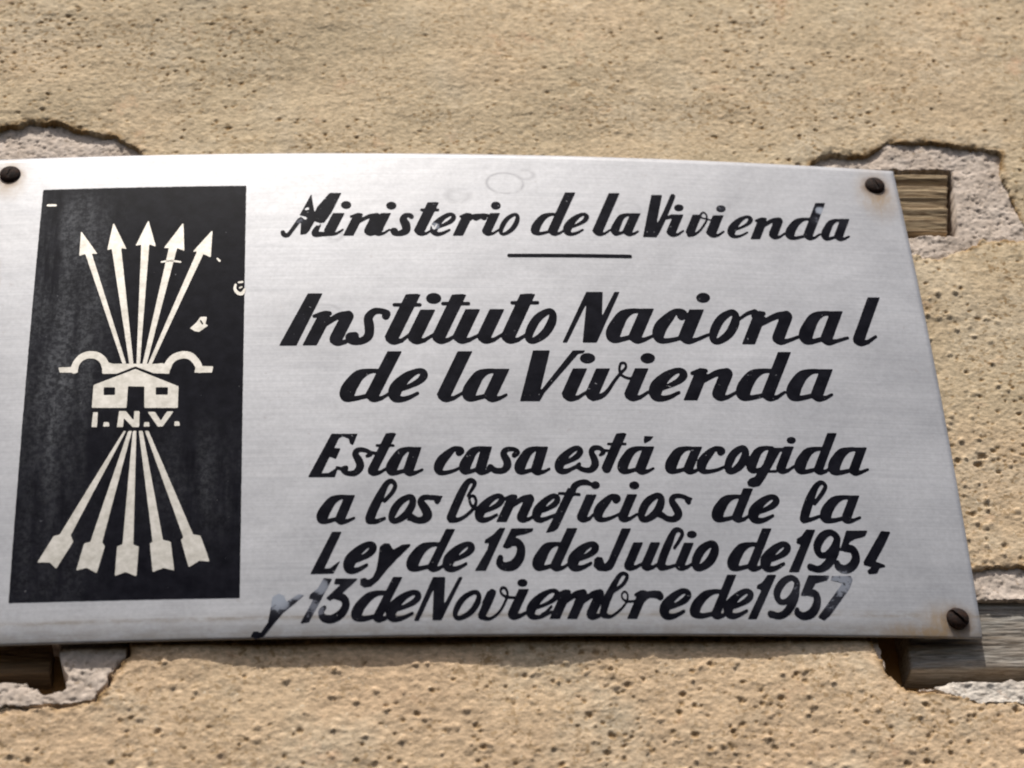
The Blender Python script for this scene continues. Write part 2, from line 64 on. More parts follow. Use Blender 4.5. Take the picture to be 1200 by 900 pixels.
  ('los', [('S',[-6172,-7199,75,-5842,-6805,86,-5683,-6438,91,-5829,-6203,97,-6074,-6343,118,-6382,-6984,182,-6688,-7649,203,-6839,-8081,202]), ('S',[-6856,-8129,181,-6564,-8222,96,-6189,-8075,64]), ('S',[-5087,-7010,111,-5498,-7273,148,-5784,-7715,162,-5885,-8101,125,-5686,-8200,110,-5270,-7927,147,-4990,-7499,162,-4914,-7137,133,-5087,-7010,111]), ('S',[-3839,-7246,108,-3780,-7093,108,-4074,-7049,97,-4424,-7047,108,-4565,-7272,150,-4386,-7607,193,-4289,-7940,203,-4537,-8179,139,-4909,-8134,118,-4985,-7965,96,-5068,-8085,85]), ('P',[-3911,-6971,-3577,-6972,-3815,-7368,-3973,-7245]), ('P',[-5231,-8174,-4903,-7906,-4641,-8088,-4806,-8267])]),
  ('beneficios', [('S',[-2469,-6973,47,-2216,-6556,74,-2127,-6316,95,-2280,-6184,105,-2469,-6316,126,-2724,-6794,168,-3010,-7445,178,-3266,-8061,177]), ('S',[-3242,-8120,167,-2932,-8168,83,-2559,-7947,68,-2231,-7595,68,-2102,-7241,63,-2206,-6974,58,-2394,-7062,58,-2339,-7418,63,-2128,-7625,68,-1920,-7655,47]), ('S',[-1844,-7777,80,-1520,-7652,80,-1130,-7416,113,-945,-7164,127,-987,-6995,95,-1187,-6995,105,-1519,-7219,143,-1833,-7582,200,-1975,-7860,210,-1985,-8082,157,-1808,-8186,112,-1540,-8124,80,-1210,-7931,56]), ('P',[-1249,-8277,-787,-8278,-265,-7153,-731,-7153]), ('S',[-638,-7457,200,-479,-7112,160]), ('S',[-816,-7126,61,-504,-7015,86,-318,-7014,74]), ('S',[-499,-7457,86,-21,-7125,110,337,-7069,147]), ('S',[-36,-7868,200,234,-7290,200,339,-7124,170]), ('S',[28,-7731,204,-108,-8023,204]), ('S',[-127,-8064,194,-23,-8189,104,215,-8142,73]), ('S',[-43,-8183,91,184,-8155,67,538,-7922,49]), ('S',[699,-7777,81,1006,-7651,81,1379,-7412,114,1559,-7159,120,1525,-6990,90,1337,-6990,106,1020,-7217,136,715,-7582,189,574,-7861,199,558,-8084,149,721,-8187,113,973,-8124,81,1412,-7929,57]), ('P',[2065,-6547,2399,-6726,2156,-7205,1492,-8593,1300,-8739,928,-8827,1251,-8213]), ('S',[1649,-6837,53,2072,-6859,58,2558,-6892,58]), ('S',[2216,-6835,135,2359,-6480,135,2612,-6303,116,2905,-6268,116,3093,-6354,78]), ('P',[2367,-7991,2834,-7988,3339,-6893,2869,-6896]), ('S',[2727,-7714,206,2592,-8007,205]), ('S',[2573,-8048,195,2678,-8174,104,2918,-8125,74]), ('S',[2658,-8167,92,2887,-8139,68,3118,-7905,49]), ('P',[3517,-6410,3491,-6496,3430,-6565,3346,-6603,3257,-6604,3179,-6567,3127,-6499,3113,-6413,3139,-6327,3200,-6258,3283,-6219,3373,-6218,3451,-6256,3503,-6324]), ('S',[4185,-7160,149,4281,-7076,136,4217,-6965,87,3998,-6981,99,3783,-7205,158,3469,-7567,210,3329,-7871,209,3345,-8077,146,3538,-8165,92,3890,-8074,68,4273,-7879,49]), ('P',[4230,-7967,4675,-7963,5181,-6863,4733,-6868]), ('S',[4579,-7689,196,4439,-7995,196]), ('S',[4420,-8036,186,4522,-8150,105,4759,-8100,74]), ('S',[4503,-8143,93,4728,-8114,68,5084,-7877,50]), ('P',[5317,-6401,5287,-6489,5216,-6560,5119,-6600,5015,-6601,4925,-6563,4866,-6494,4849,-6406,4879,-6318,4949,-6247,5046,-6207,5151,-6205,5241,-6243,5301,-6313]), ('S',[6081,-6917,119,5661,-7191,158,5372,-7645,173,5272,-8038,134,5478,-8133,118,5902,-7850,157,6185,-7411,174,6260,-7042,142,6081,-6917,119]), ('S',[7496,-7219,107,7415,-7029,98,7108,-6914,88,6835,-6972,107,6742,-7202,146,6884,-7526,175,6977,-7850,175,6762,-8094,126,6424,-8071,116,6246,-7885,107]), ('P',[7354,-6894,7708,-7036,7458,-7367,7327,-7194]), ('P',[6034,-7995,6258,-7750,6438,-7910,6274,-8127])]),
  ('de', [('S',[10028,-6919,75,9605,-6927,93,9208,-7113,186,8912,-7503,239,8749,-7806,246,8729,-7983,197,8971,-8095,98,9450,-7986,74]), ('S',[8900,-7530,235,8767,-7847,246,8748,-7970,209]), ('P',[9413,-7932,9870,-7925,10540,-6479,10079,-6488]), ('S',[9769,-7653,201,9631,-7952,201]), ('S',[9612,-7993,191,9716,-8111,105,9955,-8060,74]), ('S',[9696,-8105,93,9923,-8074,68,10279,-7836,50]), ('S',[10555,-7721,88,10922,-7589,88,11357,-7343,124,11552,-7087,145,11491,-6919,108,11258,-6924,115,10891,-7156,163,10553,-7526,228,10409,-7807,239,10415,-8029,179,10628,-8129,123,10935,-8061,88,11303,-7860,62])]),
  ('la', [('S',[13311,-7196,76,13724,-6662,89,13929,-6284,89,13751,-6091,89,13467,-6338,127,13116,-6992,189,12852,-7623,201,12717,-7971,182]), ('S',[12699,-8012,169,13024,-8019,82,13451,-7851,63]), ('S',[15110,-6840,77,14661,-6852,96,14240,-7047,184,13907,-7449,235,13740,-7761,242,13720,-7943,193,14006,-8054,102,14515,-7938,76]), ('S',[13894,-7477,230,13759,-7802,242,13739,-7928,205]), ('P',[14477,-7883,14937,-7872,15465,-6731,15002,-6744]), ('S',[14838,-7594,203,14693,-7908,202]), ('S',[14673,-7950,192,14780,-8064,108,15025,-8009,77]), ('S',[14760,-8057,96,14993,-8024,70,15346,-7862,51])]),
  ('Ley', [('P',[-8503,-8720,-8086,-8726,-8867,-10510,-8608,-10487,-8161,-10131,-8456,-10734,-9460,-10746]), ('S',[-7642,-10181,92,-7309,-10054,92,-6906,-9810,130,-6711,-9547,151,-6749,-9369,113,-6953,-9367,121,-7296,-9599,171,-7626,-9977,238,-7778,-10267,250,-7794,-10499,187,-7617,-10611,129,-7343,-10549,92,-7002,-10350,65]), ('P',[-6427,-9477,-6224,-9305,-6000,-9329,-5838,-9621,-5428,-9383,-5065,-9351,-5118,-9469,-5692,-10071,-6137,-10580,-6517,-11086,-6830,-11366,-7139,-11416,-7309,-11279,-7288,-11022,-7102,-10957,-6961,-11067,-6762,-10947,-6602,-10609,-6499,-10063])]),
  ('de', [('S',[-3701,-9385,76,-4133,-9382,94,-4541,-9560,188,-4850,-9946,243,-5019,-10249,250,-5041,-10428,200,-4789,-10547,100,-4298,-10448,75]), ('S',[-4863,-9974,238,-5001,-10291,250,-5022,-10414,212]), ('P',[-4334,-10393,-3934,-10396,-3086,-8629,-3491,-8627]), ('S',[-4002,-10120,176,-4160,-10448,176]), ('S',[-4180,-10490,167,-4083,-10581,106,-3850,-10535,75]), ('S',[-4100,-10574,94,-3882,-10548,69,-3519,-10317,50]), ('S',[-3320,-10172,82,-2985,-10049,82,-2583,-9815,115,-2394,-9565,144,-2440,-9397,108,-2648,-9396,107,-2989,-9618,163,-3312,-9978,227,-3456,-10254,238,-3464,-10474,178,-3278,-10579,114,-3001,-10519,81,-2661,-10328,57])]),
  ('15', [('P',[-1106,-8585,-855,-8585,-1809,-10657,-2291,-10664,-1696,-9633,-1612,-9320,-1815,-9330,-1780,-9162,-1454,-8953]), ('P',[-586,-8612,398,-8607,333,-8755,42,-8876,-389,-8966,-653,-9532,-845,-9594,-1021,-9520]), ('S',[-664,-9270,161,-358,-9297,161,-207,-9585,180,-301,-10053,198,-600,-10404,198,-979,-10465,169,-1184,-10309,160,-1139,-10051,122])]),
  ('de', [('S',[1672,-9388,75,1283,-9389,94,926,-9569,188,680,-9954,242,514,-10255,249,493,-10433,199,652,-10549,100,1084,-10447,75]), ('S',[667,-9981,237,532,-10296,249,512,-10419,212]), ('P',[1048,-10392,1509,-10392,2363,-8592,1896,-8594]), ('S',[1408,-10119,203,1267,-10416,203]), ('S',[1248,-10457,193,1353,-10576,106,1594,-10529,75]), ('S',[1333,-10570,93,1563,-10542,69,1923,-10310,50]), ('S',[2193,-10159,86,2528,-10037,86,2929,-9806,121,3114,-9560,149,3066,-9396,112,2856,-9397,113,2517,-9616,168,2199,-9970,234,2058,-10241,246,2054,-10456,185,2242,-10557,121,2520,-10496,86,2859,-10307,60])]),
  ('Julio', [('P',[4354,-8596,4774,-8593,3893,-10392,3750,-10613,3491,-10702,3140,-10659,2962,-10450,3014,-10117,3159,-9995,3375,-10033,3464,-10365,3629,-10171]), ('P',[4324,-10361,4758,-10359,5261,-9280,4825,-9283]), ('S',[4668,-10088,191,4525,-10395,191]), ('S',[4506,-10435,181,4608,-10541,105,4844,-10493,74]), ('S',[4589,-10535,93,4813,-10507,68,5181,-10302,50]), ('P',[5093,-10357,5528,-10354,6036,-9274,5599,-9277]), ('S',[5438,-10084,192,5294,-10391,191]), ('S',[5275,-10431,182,5376,-10537,105,5613,-10489,75]), ('S',[5358,-10531,93,5582,-10503,68,5939,-10270,50]), ('S',[6648,-9538,62,6900,-9169,72,7069,-8827,83,6946,-8641,88,6708,-8718,113,6430,-9258,164,6148,-9878,174,5951,-10408,173]), ('S',[5972,-10464,163,6250,-10501,82,6590,-10404,61]), ('P',[6612,-10351,7054,-10347,7551,-9280,7105,-9285]), ('S',[6958,-10081,195,6820,-10378,194]), ('S',[6801,-10418,185,6904,-10528,104,7139,-10480,74]), ('S',[6885,-10522,92,7109,-10493,68,7461,-10263,49]), ('P',[7720,-8861,7691,-8939,7623,-9002,7530,-9038,7430,-9039,7343,-9005,7286,-8944,7271,-8866,7300,-8788,7368,-8725,7461,-8690,7561,-8688,7648,-8722,7705,-8784]), ('S',[8316,-9313,129,7901,-9583,172,7614,-10030,189,7514,-10417,146,7716,-10512,128,8135,-10232,172,8416,-9800,189,8491,-9437,155,8316,-9313,129])]),
  ('de', [('S',[10519,-9326,77,10090,-9332,96,9693,-9520,185,9391,-9914,236,9224,-10220,243,9204,-10400,194,9444,-10515,102,9925,-10405,77]), ('S',[9378,-9942,231,9243,-10262,242,9223,-10386,206]), ('P',[9887,-10350,10309,-10345,11169,-8511,10742,-8518]), ('S',[10228,-10069,186,10075,-10396,186]), ('S',[10056,-10438,176,10158,-10533,109,10398,-10482,77]), ('S',[10140,-10527,96,10365,-10496,70,10733,-10256,51]), ('S',[10849,-10117,91,11195,-9985,91,11609,-9738,128,11802,-9479,142,11752,-9309,106,11535,-9312,119,11184,-9546,160,10855,-9919,223,10709,-10203,234,10705,-10428,176,10899,-10530,127,11186,-10463,91,11537,-10261,64])]),
  ('1954', [('P',[12771,-8539,13178,-8545,12173,-10658,11719,-10665,12420,-9303,12233,-9221,12276,-9021,12502,-8874]), ('S',[13874,-8660,125,13467,-8869,171,13171,-9360,177,13227,-9770,131,13540,-9778,118,13924,-9416,145,14134,-8948,158,13874,-8660,125]), ('S',[14134,-8948,145,13951,-9629,184,13549,-10236,177,13126,-10503,137,12734,-10412,143]), ('P',[14612,-8557,15607,-8533,15435,-8826,14955,-8966,14705,-9115,14448,-9583,14188,-9567]), ('S',[14433,-9441,145,14786,-9505,171,14886,-9907,184,14687,-10285,184,14334,-10488,170,14023,-10368,157,13999,-10193,118]), ('P',[16236,-8539,16664,-8564,16308,-9220,15764,-10072,16170,-10233,16191,-10324,15898,-10400,15771,-10663,15385,-10706,15327,-10553,15562,-10358,15215,-10253,15215,-10098])]),
  ('y', [('P',[-11095,-11821,-10820,-11651,-10582,-11775,-10485,-12057,-9973,-11702,-9729,-11741,-10101,-12085,-10612,-12529,-11150,-13201,-11466,-13595,-11782,-13722,-12005,-13584,-11880,-13382,-11690,-13386,-11575,-13453,-11279,-12998,-11186,-12518])]),
  ('13', [('P',[-8876,-10956,-8527,-11004,-9525,-12997,-9889,-13051,-9331,-11958,-9523,-11885,-9459,-11710,-9136,-11434]), ('P',[-8372,-10978,-7402,-11006,-8172,-11766,-8624,-12019,-8778,-11897,-8135,-11251,-8439,-11246]), ('S',[-8398,-11798,116,-8044,-11909,154,-7932,-12226,161,-8148,-12641,167,-8566,-12877,154,-8917,-12802,141,-8999,-12523,115,-8851,-12337,77])]),
  ('de', [('S',[-6085,-11698,79,-6529,-11693,98,-6946,-11873,169,-7304,-12267,209,-7481,-12576,215,-7504,-12759,172,-7213,-12882,104,-6710,-12784,78]), ('S',[-7318,-12295,205,-7462,-12618,215,-7484,-12745,183]), ('P',[-6748,-12727,-6344,-12733,-5463,-10942,-5872,-10938]), ('S',[-6408,-12449,178,-6576,-12791,178]), ('S',[-6597,-12833,169,-6497,-12920,111,-6256,-12874,78]), ('S',[-6514,-12912,98,-6289,-12888,72,-5911,-12653,52]), ('S',[-5844,-12493,78,-5462,-12370,79,-5008,-12133,110,-4802,-11878,134,-4864,-11706,101,-5105,-11703,103,-5489,-11928,152,-5845,-12294,211,-5997,-12576,222,-5994,-12802,166,-5774,-12909,110,-5455,-12850,78,-5071,-12658,55])]),
  ('Noviembre', [('P',[-4131,-10958,-3600,-10962,-3692,-12279,-3002,-10967,-2834,-10968,-3830,-12981,-4217,-12978,-4119,-11507,-4809,-13000,-5019,-12998]), ('S',[-2371,-11691,83,-2827,-11956,111,-3132,-12404,121,-3230,-12795,93,-3000,-12894,82,-2540,-12619,110,-2241,-12186,122,-2170,-11820,100,-2371,-11691,83]), ('S',[-1576,-11738,157,-1834,-12281,173,-2088,-12790,150]), ('P',[-1780,-11646,-1388,-11648,-1664,-12222,-2054,-12220]), ('S',[-2024,-12868,100,-1721,-12941,56,-1319,-12646,50,-1036,-12165,50,-906,-11772,50,-1006,-11498,50,-1175,-11528,50,-1185,-11741,50,-969,-11924,50,-618,-11956,45]), ('P',[-930,-12668,-488,-12670,45,-11557,-401,-11555]), ('S',[-575,-12389,195,-729,-12712,195]), ('S',[-749,-12753,185,-644,-12858,111,-398,-12811,78]), ('S',[-663,-12851,98,-431,-12824,72,9,-12589,52]), ('P',[-5,-11257,-31,-11335,-97,-11397,-189,-11432,-289,-11431,-377,-11396,-437,-11334,-455,-11256,-429,-11178,-364,-11116,-272,-11081,-172,-11082,-83,-11117,-24,-11179]), ('S',[226,-12462,60,605,-12335,60,1057,-12092,84,1261,-11834,120,1200,-11661,90,960,-11661,78,579,-11890,136,226,-12262,189,74,-12547,199,77,-12774,149,296,-12881,83,612,-12819,60,994,-12621,42]), ('S',[545,-12763,45,749,-12625,45,986,-12385,50]), ('P',[871,-12954,1315,-12956,1849,-11836,1402,-11835]), ('S',[1482,-12138,192,1646,-11794,154]), ('S',[1313,-11807,64,1624,-11697,89,1803,-11698,77]), ('S',[1616,-12138,89,2086,-11808,115,2432,-11753,154]), ('P',[1633,-12956,2077,-12957,2603,-11864,2156,-11864]), ('S',[2159,-12276,192,2380,-11864,193,2442,-11781,144]), ('S',[2382,-12139,89,2836,-11808,115,3176,-11753,154]), ('S',[2790,-12551,192,3069,-11974,193,3176,-11808,164]), ('S',[2856,-12414,197,2707,-12723,196]), ('S',[2687,-12764,186,2791,-12871,108,3034,-12824,77]), ('S',[2772,-12864,96,3002,-12838,70,3370,-12606,51]), ('S',[3713,-11694,60,4192,-11339,71,4423,-10944,76,4272,-10801,71,4043,-10956,91,3698,-11558,141,3405,-12155,161,3236,-12666,145]), ('S',[3264,-12773,130,3559,-12853,60,3953,-12585,45,4281,-12208,40,4382,-11856,40,4269,-11677,35,4119,-11802,35,4154,-12019,40,4336,-12143,40,4665,-12126,40]), ('P',[4279,-12950,4713,-12950,5231,-11856,4793,-11858]), ('S',[4873,-12152,188,5031,-11816,151]), ('S',[4731,-11831,62,5010,-11722,88,5185,-11722,75]), ('S',[4973,-12125,100,5288,-11829,125,5713,-11814,150,5807,-11881,163]), ('S',[6095,-12447,85,6455,-12320,85,6885,-12079,119,7081,-11825,130,7025,-11656,98,6798,-11657,111,6435,-11885,147,6097,-12251,205,5950,-12531,216,5950,-12754,161,6156,-12857,119,6456,-12794,85,6819,-12597,60])]),
  ('de', [('S',[8675,-11654,77,8234,-11658,96,7822,-11840,161,7463,-12225,198,7296,-12525,204,7277,-12701,163,7587,-12814,102,8086,-12710,77]), ('S',[7450,-12252,194,7315,-12566,204,7296,-12688,173]), ('P',[8048,-12656,8456,-12653,9322,-10832,8909,-10836]), ('S',[8381,-12382,180,8227,-12708,180]), ('S',[8207,-12749,171,8308,-12837,108,8544,-12788,77]), ('S',[8290,-12830,96,8512,-12802,70,8878,-12568,51]), ('S',[8935,-12412,83,9281,-12286,83,9695,-12050,117,9884,-11801,124,9832,-11636,93,9615,-11639,109,9265,-11862,140,8939,-12221,195,8796,-12494,205,8795,-12712,153,8991,-12812,116,9279,-12749,83,9628,-12556,58])]),
  ('1957', [('P',[10746,-10818,11134,-10813,10027,-12944,9632,-12947,10392,-11554,10175,-11481,10223,-11329,10463,-11188]), ('S',[11811,-10942,110,11378,-11177,149,11065,-11697,154,11151,-12093,116,11494,-12068,109,11857,-11687,129,12041,-11202,129,11811,-10942,110]), ('S',[12041,-11202,123,11850,-11927,161,11490,-12511,154,11096,-12786,128,10688,-12710,141]), ('P',[12603,-10812,13557,-10817,13420,-11042,12881,-11203,12608,-11608,12358,-11818,12122,-11800]), ('S',[12445,-11624,142,12819,-11742,155,12835,-12153,168,12569,-12620,174,12165,-12788,148,11897,-12656,135,11903,-12493,96]), ('P',[13671,-10843,14522,-10813,14595,-11007,14378,-11442,13344,-12759,13062,-12978,12802,-12834,14119,-11169,13584,-11025])]),
]
EMBLEM = [
  ('arrow', [('P',[-20304,8226,-19443,6749,-19717,6780,-17813,228,-17983,232,-20021,6770,-20295,6653]), ('P',[-16833,-3427,-16673,-3431,-14553,-8750,-14239,-8801,-13807,-10078,-14251,-10024,-14709,-10333,-15077,-9001,-14979,-8872])]),
  ('arrow', [('P',[-18793,8717,-18092,7002,-18353,7084,-17487,218,-17673,224,-18792,7045,-19005,6967]), ('P',[-17106,-3420,-16930,-3425,-15857,-8982,-15519,-9078,-15325,-10473,-15793,-10332,-16251,-10518,-16413,-9143,-16299,-9058])]),
  ('arrow', [('P',[-17134,8807,-16714,7111,-17034,7290,-17193,210,-17348,214,-17412,7269,-17683,7202]), ('P',[-17371,-3413,-17211,-3417,-17127,-9168,-16890,-9288,-16940,-10706,-17411,-10487,-17866,-10663,-17824,-9236,-17594,-9155])]),
  ('arrow', [('P',[-15463,8621,-15368,6822,-15712,7010,-16883,202,-17077,207,-16099,7020,-16340,7026]), ('P',[-17571,-3407,-17411,-3411,-18477,-9042,-18352,-9220,-18643,-10511,-19080,-10240,-19537,-10355,-19252,-9062,-18984,-8982])]),
  ('arrow', [('P',[-14069,8101,-14111,6393,-14462,6611,-16651,195,-16821,200,-14764,6776,-14980,6749]), ('P',[-17772,-3401,-17668,-3404,-19855,-8648,-19723,-8960,-20390,-10242,-20677,-9930,-21218,-9912,-20592,-8668,-20324,-8588])]),
  ('yoke', [('P',[-20885,144,-20049,131,-19968,-180,-20804,-152]), ('S',[-20149,-40,161,-20108,276,161,-19914,612,162,-19664,771,168,-19407,795,168,-19112,705,168,-18854,434,168,-18727,72,180]), ('P',[-18899,38,-18643,348,-18381,260,-16444,206,-16155,238,-15842,-47,-15832,-363,-16555,-313,-17395,89,-18228,-298,-18871,-279]), ('S',[-15971,-44,181,-15834,310,168,-15603,567,168,-15263,679,169,-14937,616,169,-14691,363,162,-14542,81,162,-14496,-181,142]), ('P',[-14631,44,-13854,3,-13912,-343,-14719,-326])]),
  ('house', [('P',[-17389,-62,-15406,-1063,-15404,-2237,-16903,-2199,-16946,-1040,-17684,-1004,-17700,-2177,-19260,-2130,-19238,-894]), ('XP',[-18771,-1026,-18259,-1041,-18240,-1469,-18764,-1453]), ('XP',[-16432,-1092,-15873,-1106,-15873,-1518,-16417,-1504])]),
  ('initial', [('P',[-19185,-2362,-18975,-2369,-18975,-3165,-19222,-3157])]),
  ('full_stop', [('P',[-18683,-2909,-18461,-2916,-18419,-3144,-18704,-3151])]),
  ('initial', [('P',[-18024,-2336,-17724,-2345,-17354,-2872,-17343,-2355,-17107,-2362,-17100,-3219,-17391,-3211,-17805,-2708,-17816,-3199,-18088,-3191])]),
  ('full_stop', [('P',[-16875,-2961,-16665,-2966,-16632,-3194,-16898,-3202])]),
  ('initial', [('P',[-16749,-2417,-16418,-2426,-16147,-2904,-15877,-2417,-15590,-2424,-16042,-3209,-16264,-3219])]),
  ('full_stop', [('P',[-15523,-2957,-15320,-2962,-15282,-3190,-15535,-3199])]),
  ('paint_chip', [('S',[-12918,4708,53,-12940,4435,66,-12778,4195,80,-12592,4192,80,-12489,4428,53]), ('S',[-12787,4842,40,-12602,4874,53]), ('S',[-12729,4517,40,-12624,4566,40])]),
  ('paint_chip', [('P',[-14973,2188,-14693,2511,-14505,2837,-14203,2831,-14272,2419,-14139,2334,-14549,1966,-14759,2019]), ('X',[-14500,2622,39,-14403,2422,39])]),
  ('paint_chip', [('S',[-16417,6166,40,-15992,6225,53,-15522,6143,40])]),
  ('paint_chip', [('S',[-21993,9944,54,-21611,9928,54])]),
  ('paint_chip', [('S',[-13801,6316,40,-13691,6174,54])]),
]
PANEL = [(-222.8, 109.87), (-124.96, 109.76), (-124.89, -118.21), (-223.28, -117.83)]
PATCHES = {
  'top_left': ([(-263.8, 154.4), (-247.1, 153.5), (-232.9, 158.9), (-218.2, 158.6), (-205.3, 152.6), (-190.5, 150.1), (-180.5, 142.5), (-175.2, 135.9), (-172.5, 119.0), (-182.2, 102.8), (-259.5, 101.8)],
     [(-270.5, 135.5), (-209.4, 135.9), (-206.1, 105.1), (-267.8, 104.3)]),
  'top_right': ([(160.5, 138.1), (172.4, 144.0), (189.9, 142.0), (202.4, 150.8), (229.4, 150.7), (246.8, 146.9), (261.0, 145.4), (257.5, 131.1), (260.8, 114.3), (262.5, 99.3), (265.1, 87.3), (241.1, 88.1), (233.6, 83.2), (215.0, 76.0), (201.1, 78.5), (187.9, 83.2), (154.7, 93.6)],
     [(175.5, 134.4), (233.9, 134.1), (229.7, 90.7), (171.4, 89.0)]),
  'bottom_right': ([(152.5, -130.3), (167.0, -111.0), (195.8, -103.3), (216.3, -98.9), (243.6, -101.8), (230.6, -168.6), (200.2, -167.8), (185.4, -164.7), (163.9, -161.2), (157.4, -154.5), (153.7, -143.1)],
     [(154.8, -130.4), (164.4, -115.3), (241.0, -115.5), (232.1, -161.1), (182.3, -160.5), (164.7, -161.2), (156.9, -152.8)]),
  'bottom_left': ([(-241.3, -122.8), (-172.6, -127.5), (-171.3, -141.1), (-178.7, -151.6), (-184.2, -163.5), (-202.8, -165.7), (-238.0, -164.1)],
     [(-247.9, -129.8), (-202.7, -131.0), (-199.8, -143.7), (-196.5, -151.8), (-198.3, -157.8), (-206.7, -158.9), (-214.1, -154.0), (-245.9, -152.5)]),
}
BLOCKS = [
  ('top_right', [175.7, 225.0, 93.9, 132.6], 2),
  ('bottom_right', [169.7, 240.2, -148.4, -114.7], 6),
  ('bottom_left', [-252.7, -204.8, -145.0, -128.2], 9),
  ('top_left', [-275.5, -215.8, 109.9, 137.2], 6),
]
SCREWS = [(-239.5, 120.8), (190.4, 120.0), (191.7, -127.9), (-239.8, -129.6)]
WEAR = [(-108.8, -118.3, 8.0, 0.95), (-101.5, -114.4, 6.4, 0.9), (-90.4, -113.7, 5.2, 0.75), (-93.0, -123.3, 5.6, 0.55), (-75.7, -114.8, 5.6, 0.35), (140.2, -112.0, 8.8, 0.75), (135.2, -120.8, 7.2, 0.6), (120.4, -114.8, 8.8, 0.45), (106.4, -119.1, 8.8, 0.3), (159.0, 100.6, 3.2, 0.95), (156.3, 94.1, 3.2, 0.5), (-98.8, 87.0, 3.6, 0.5), (-33.9, 83.2, 2.8, 0.8), (53.3, -115.4, 4.8, 0.2), (-21.6, -106.3, 3.2, 0.2), (108.4, 98.7, 2.4, 0.5), (170.6, 92.8, 3.6, 0.3)]

rng = np.random.default_rng(11)
# ------------------------------------------------------------------ numpy helpers
def _hash(i, j, seed):
    n = (i.astype(np.int64) * 374761393 + j.astype(np.int64) * 668265263 + seed * 1442695041) & 0xffffffff
    n = ((n ^ (n >> 13)) * 1274126177) & 0xffffffff
    n = n ^ (n >> 16)
    return (n & 0xffff) / 65535.0 * 2 - 1
def vnoise(x, y, seed=0):
    i = np.floor(x); j = np.floor(y); fx = x - i; fy = y - j
    fx = fx * fx * fx * (fx * (fx * 6 - 15) + 10); fy = fy * fy * fy * (fy * (fy * 6 - 15) + 10)
    a = _hash(i, j, seed); b = _hash(i + 1, j, seed); c = _hash(i, j + 1, seed); d = _hash(i + 1, j + 1, seed)
    return (a * (1 - fx) + b * fx) * (1 - fy) + (c * (1 - fx) + d * fx) * fy
def fbm(x, y, octv=4, seed=0, gain=.5):
    s = 0; a = 1; t = 0
    for k in range(octv):
        s = s + a * vnoise(x * 2 ** k + 17.3 * k, y * 2 ** k - 9.1 * k, seed + k * 7); t += a; a *= gain
    return s / t
def smooth_path(P, n=5):
    P = np.array(P, float)
    if len(P) < 3: return P
    closed = np.allclose(P[0, :2], P[-1, :2]); m = len(P); out = []
    for i in range(m - 1):
        p1, p2 = P[i], P[i + 1]
        p0 = P[i - 1] if i > 0 else (P[-2] if closed else 2 * p1 - p2)
        p3 = P[i + 2] if i + 2 < m else (P[1] if closed else 2 * p2 - p1)
        for k in range(n):
            t = k / n
            out.append(.5 * ((2 * p1) + (-p0 + p2) * t + (2 * p0 - 5 * p1 + 4 * p2 - p3) * t * t + (-p0 + 3 * p1 - 3 * p2 + p3) * t ** 3))
    out.append(P[-1]); return np.array(out)
def sd_path(X, Y, P):
    d = np.full(X.shape, 1e3)
    for a, b in zip(P[:-1], P[1:]):
        dx, dy = b[0] - a[0], b[1] - a[1]; L = dx * dx + dy * dy + 1e-9
        t = np.clip(((X - a[0]) * dx + (Y - a[1]) * dy) / L, 0, 1)
        d = np.minimum(d, np.hypot(X - a[0] - t * dx, Y - a[1] - t * dy) - (a[2] + t * (b[2] - a[2])))
    return d
def sd_poly(X, Y, P):
    d = np.full(X.shape, 1e3); ins = np.zeros(X.shape, bool); n = len(P)
    for i in range(n):
        a = P[i]; b = P[(i + 1) % n]
        dx, dy = b[0] - a[0], b[1] - a[1]; L = dx * dx + dy * dy + 1e-9
        t = np.clip(((X - a[0]) * dx + (Y - a[1]) * dy) / L, 0, 1)
        d = np.minimum(d, np.hypot(X - a[0] - t * dx, Y - a[1] - t * dy))
        if b[1] != a[1]:
            ins ^= ((a[1] > Y) != (b[1] > Y)) & (X < (b[0] - a[0]) * (Y - a[1]) / (b[1] - a[1]) + a[0])
    return np.where(ins, -d, d)
def blur(a, n=1):
    for _ in range(n):
        p = np.pad(a, 1, mode='edge')
        a = (p[:-2, 1:-1] + p[2:, 1:-1] + 2 * p[1:-1, 1:-1]) / 4
        p = np.pad(a, 1, mode='edge')
        a = (p[1:-1, :-2] + p[1:-1, 2:] + 2 * p[1:-1, 1:-1]) / 4
    return a
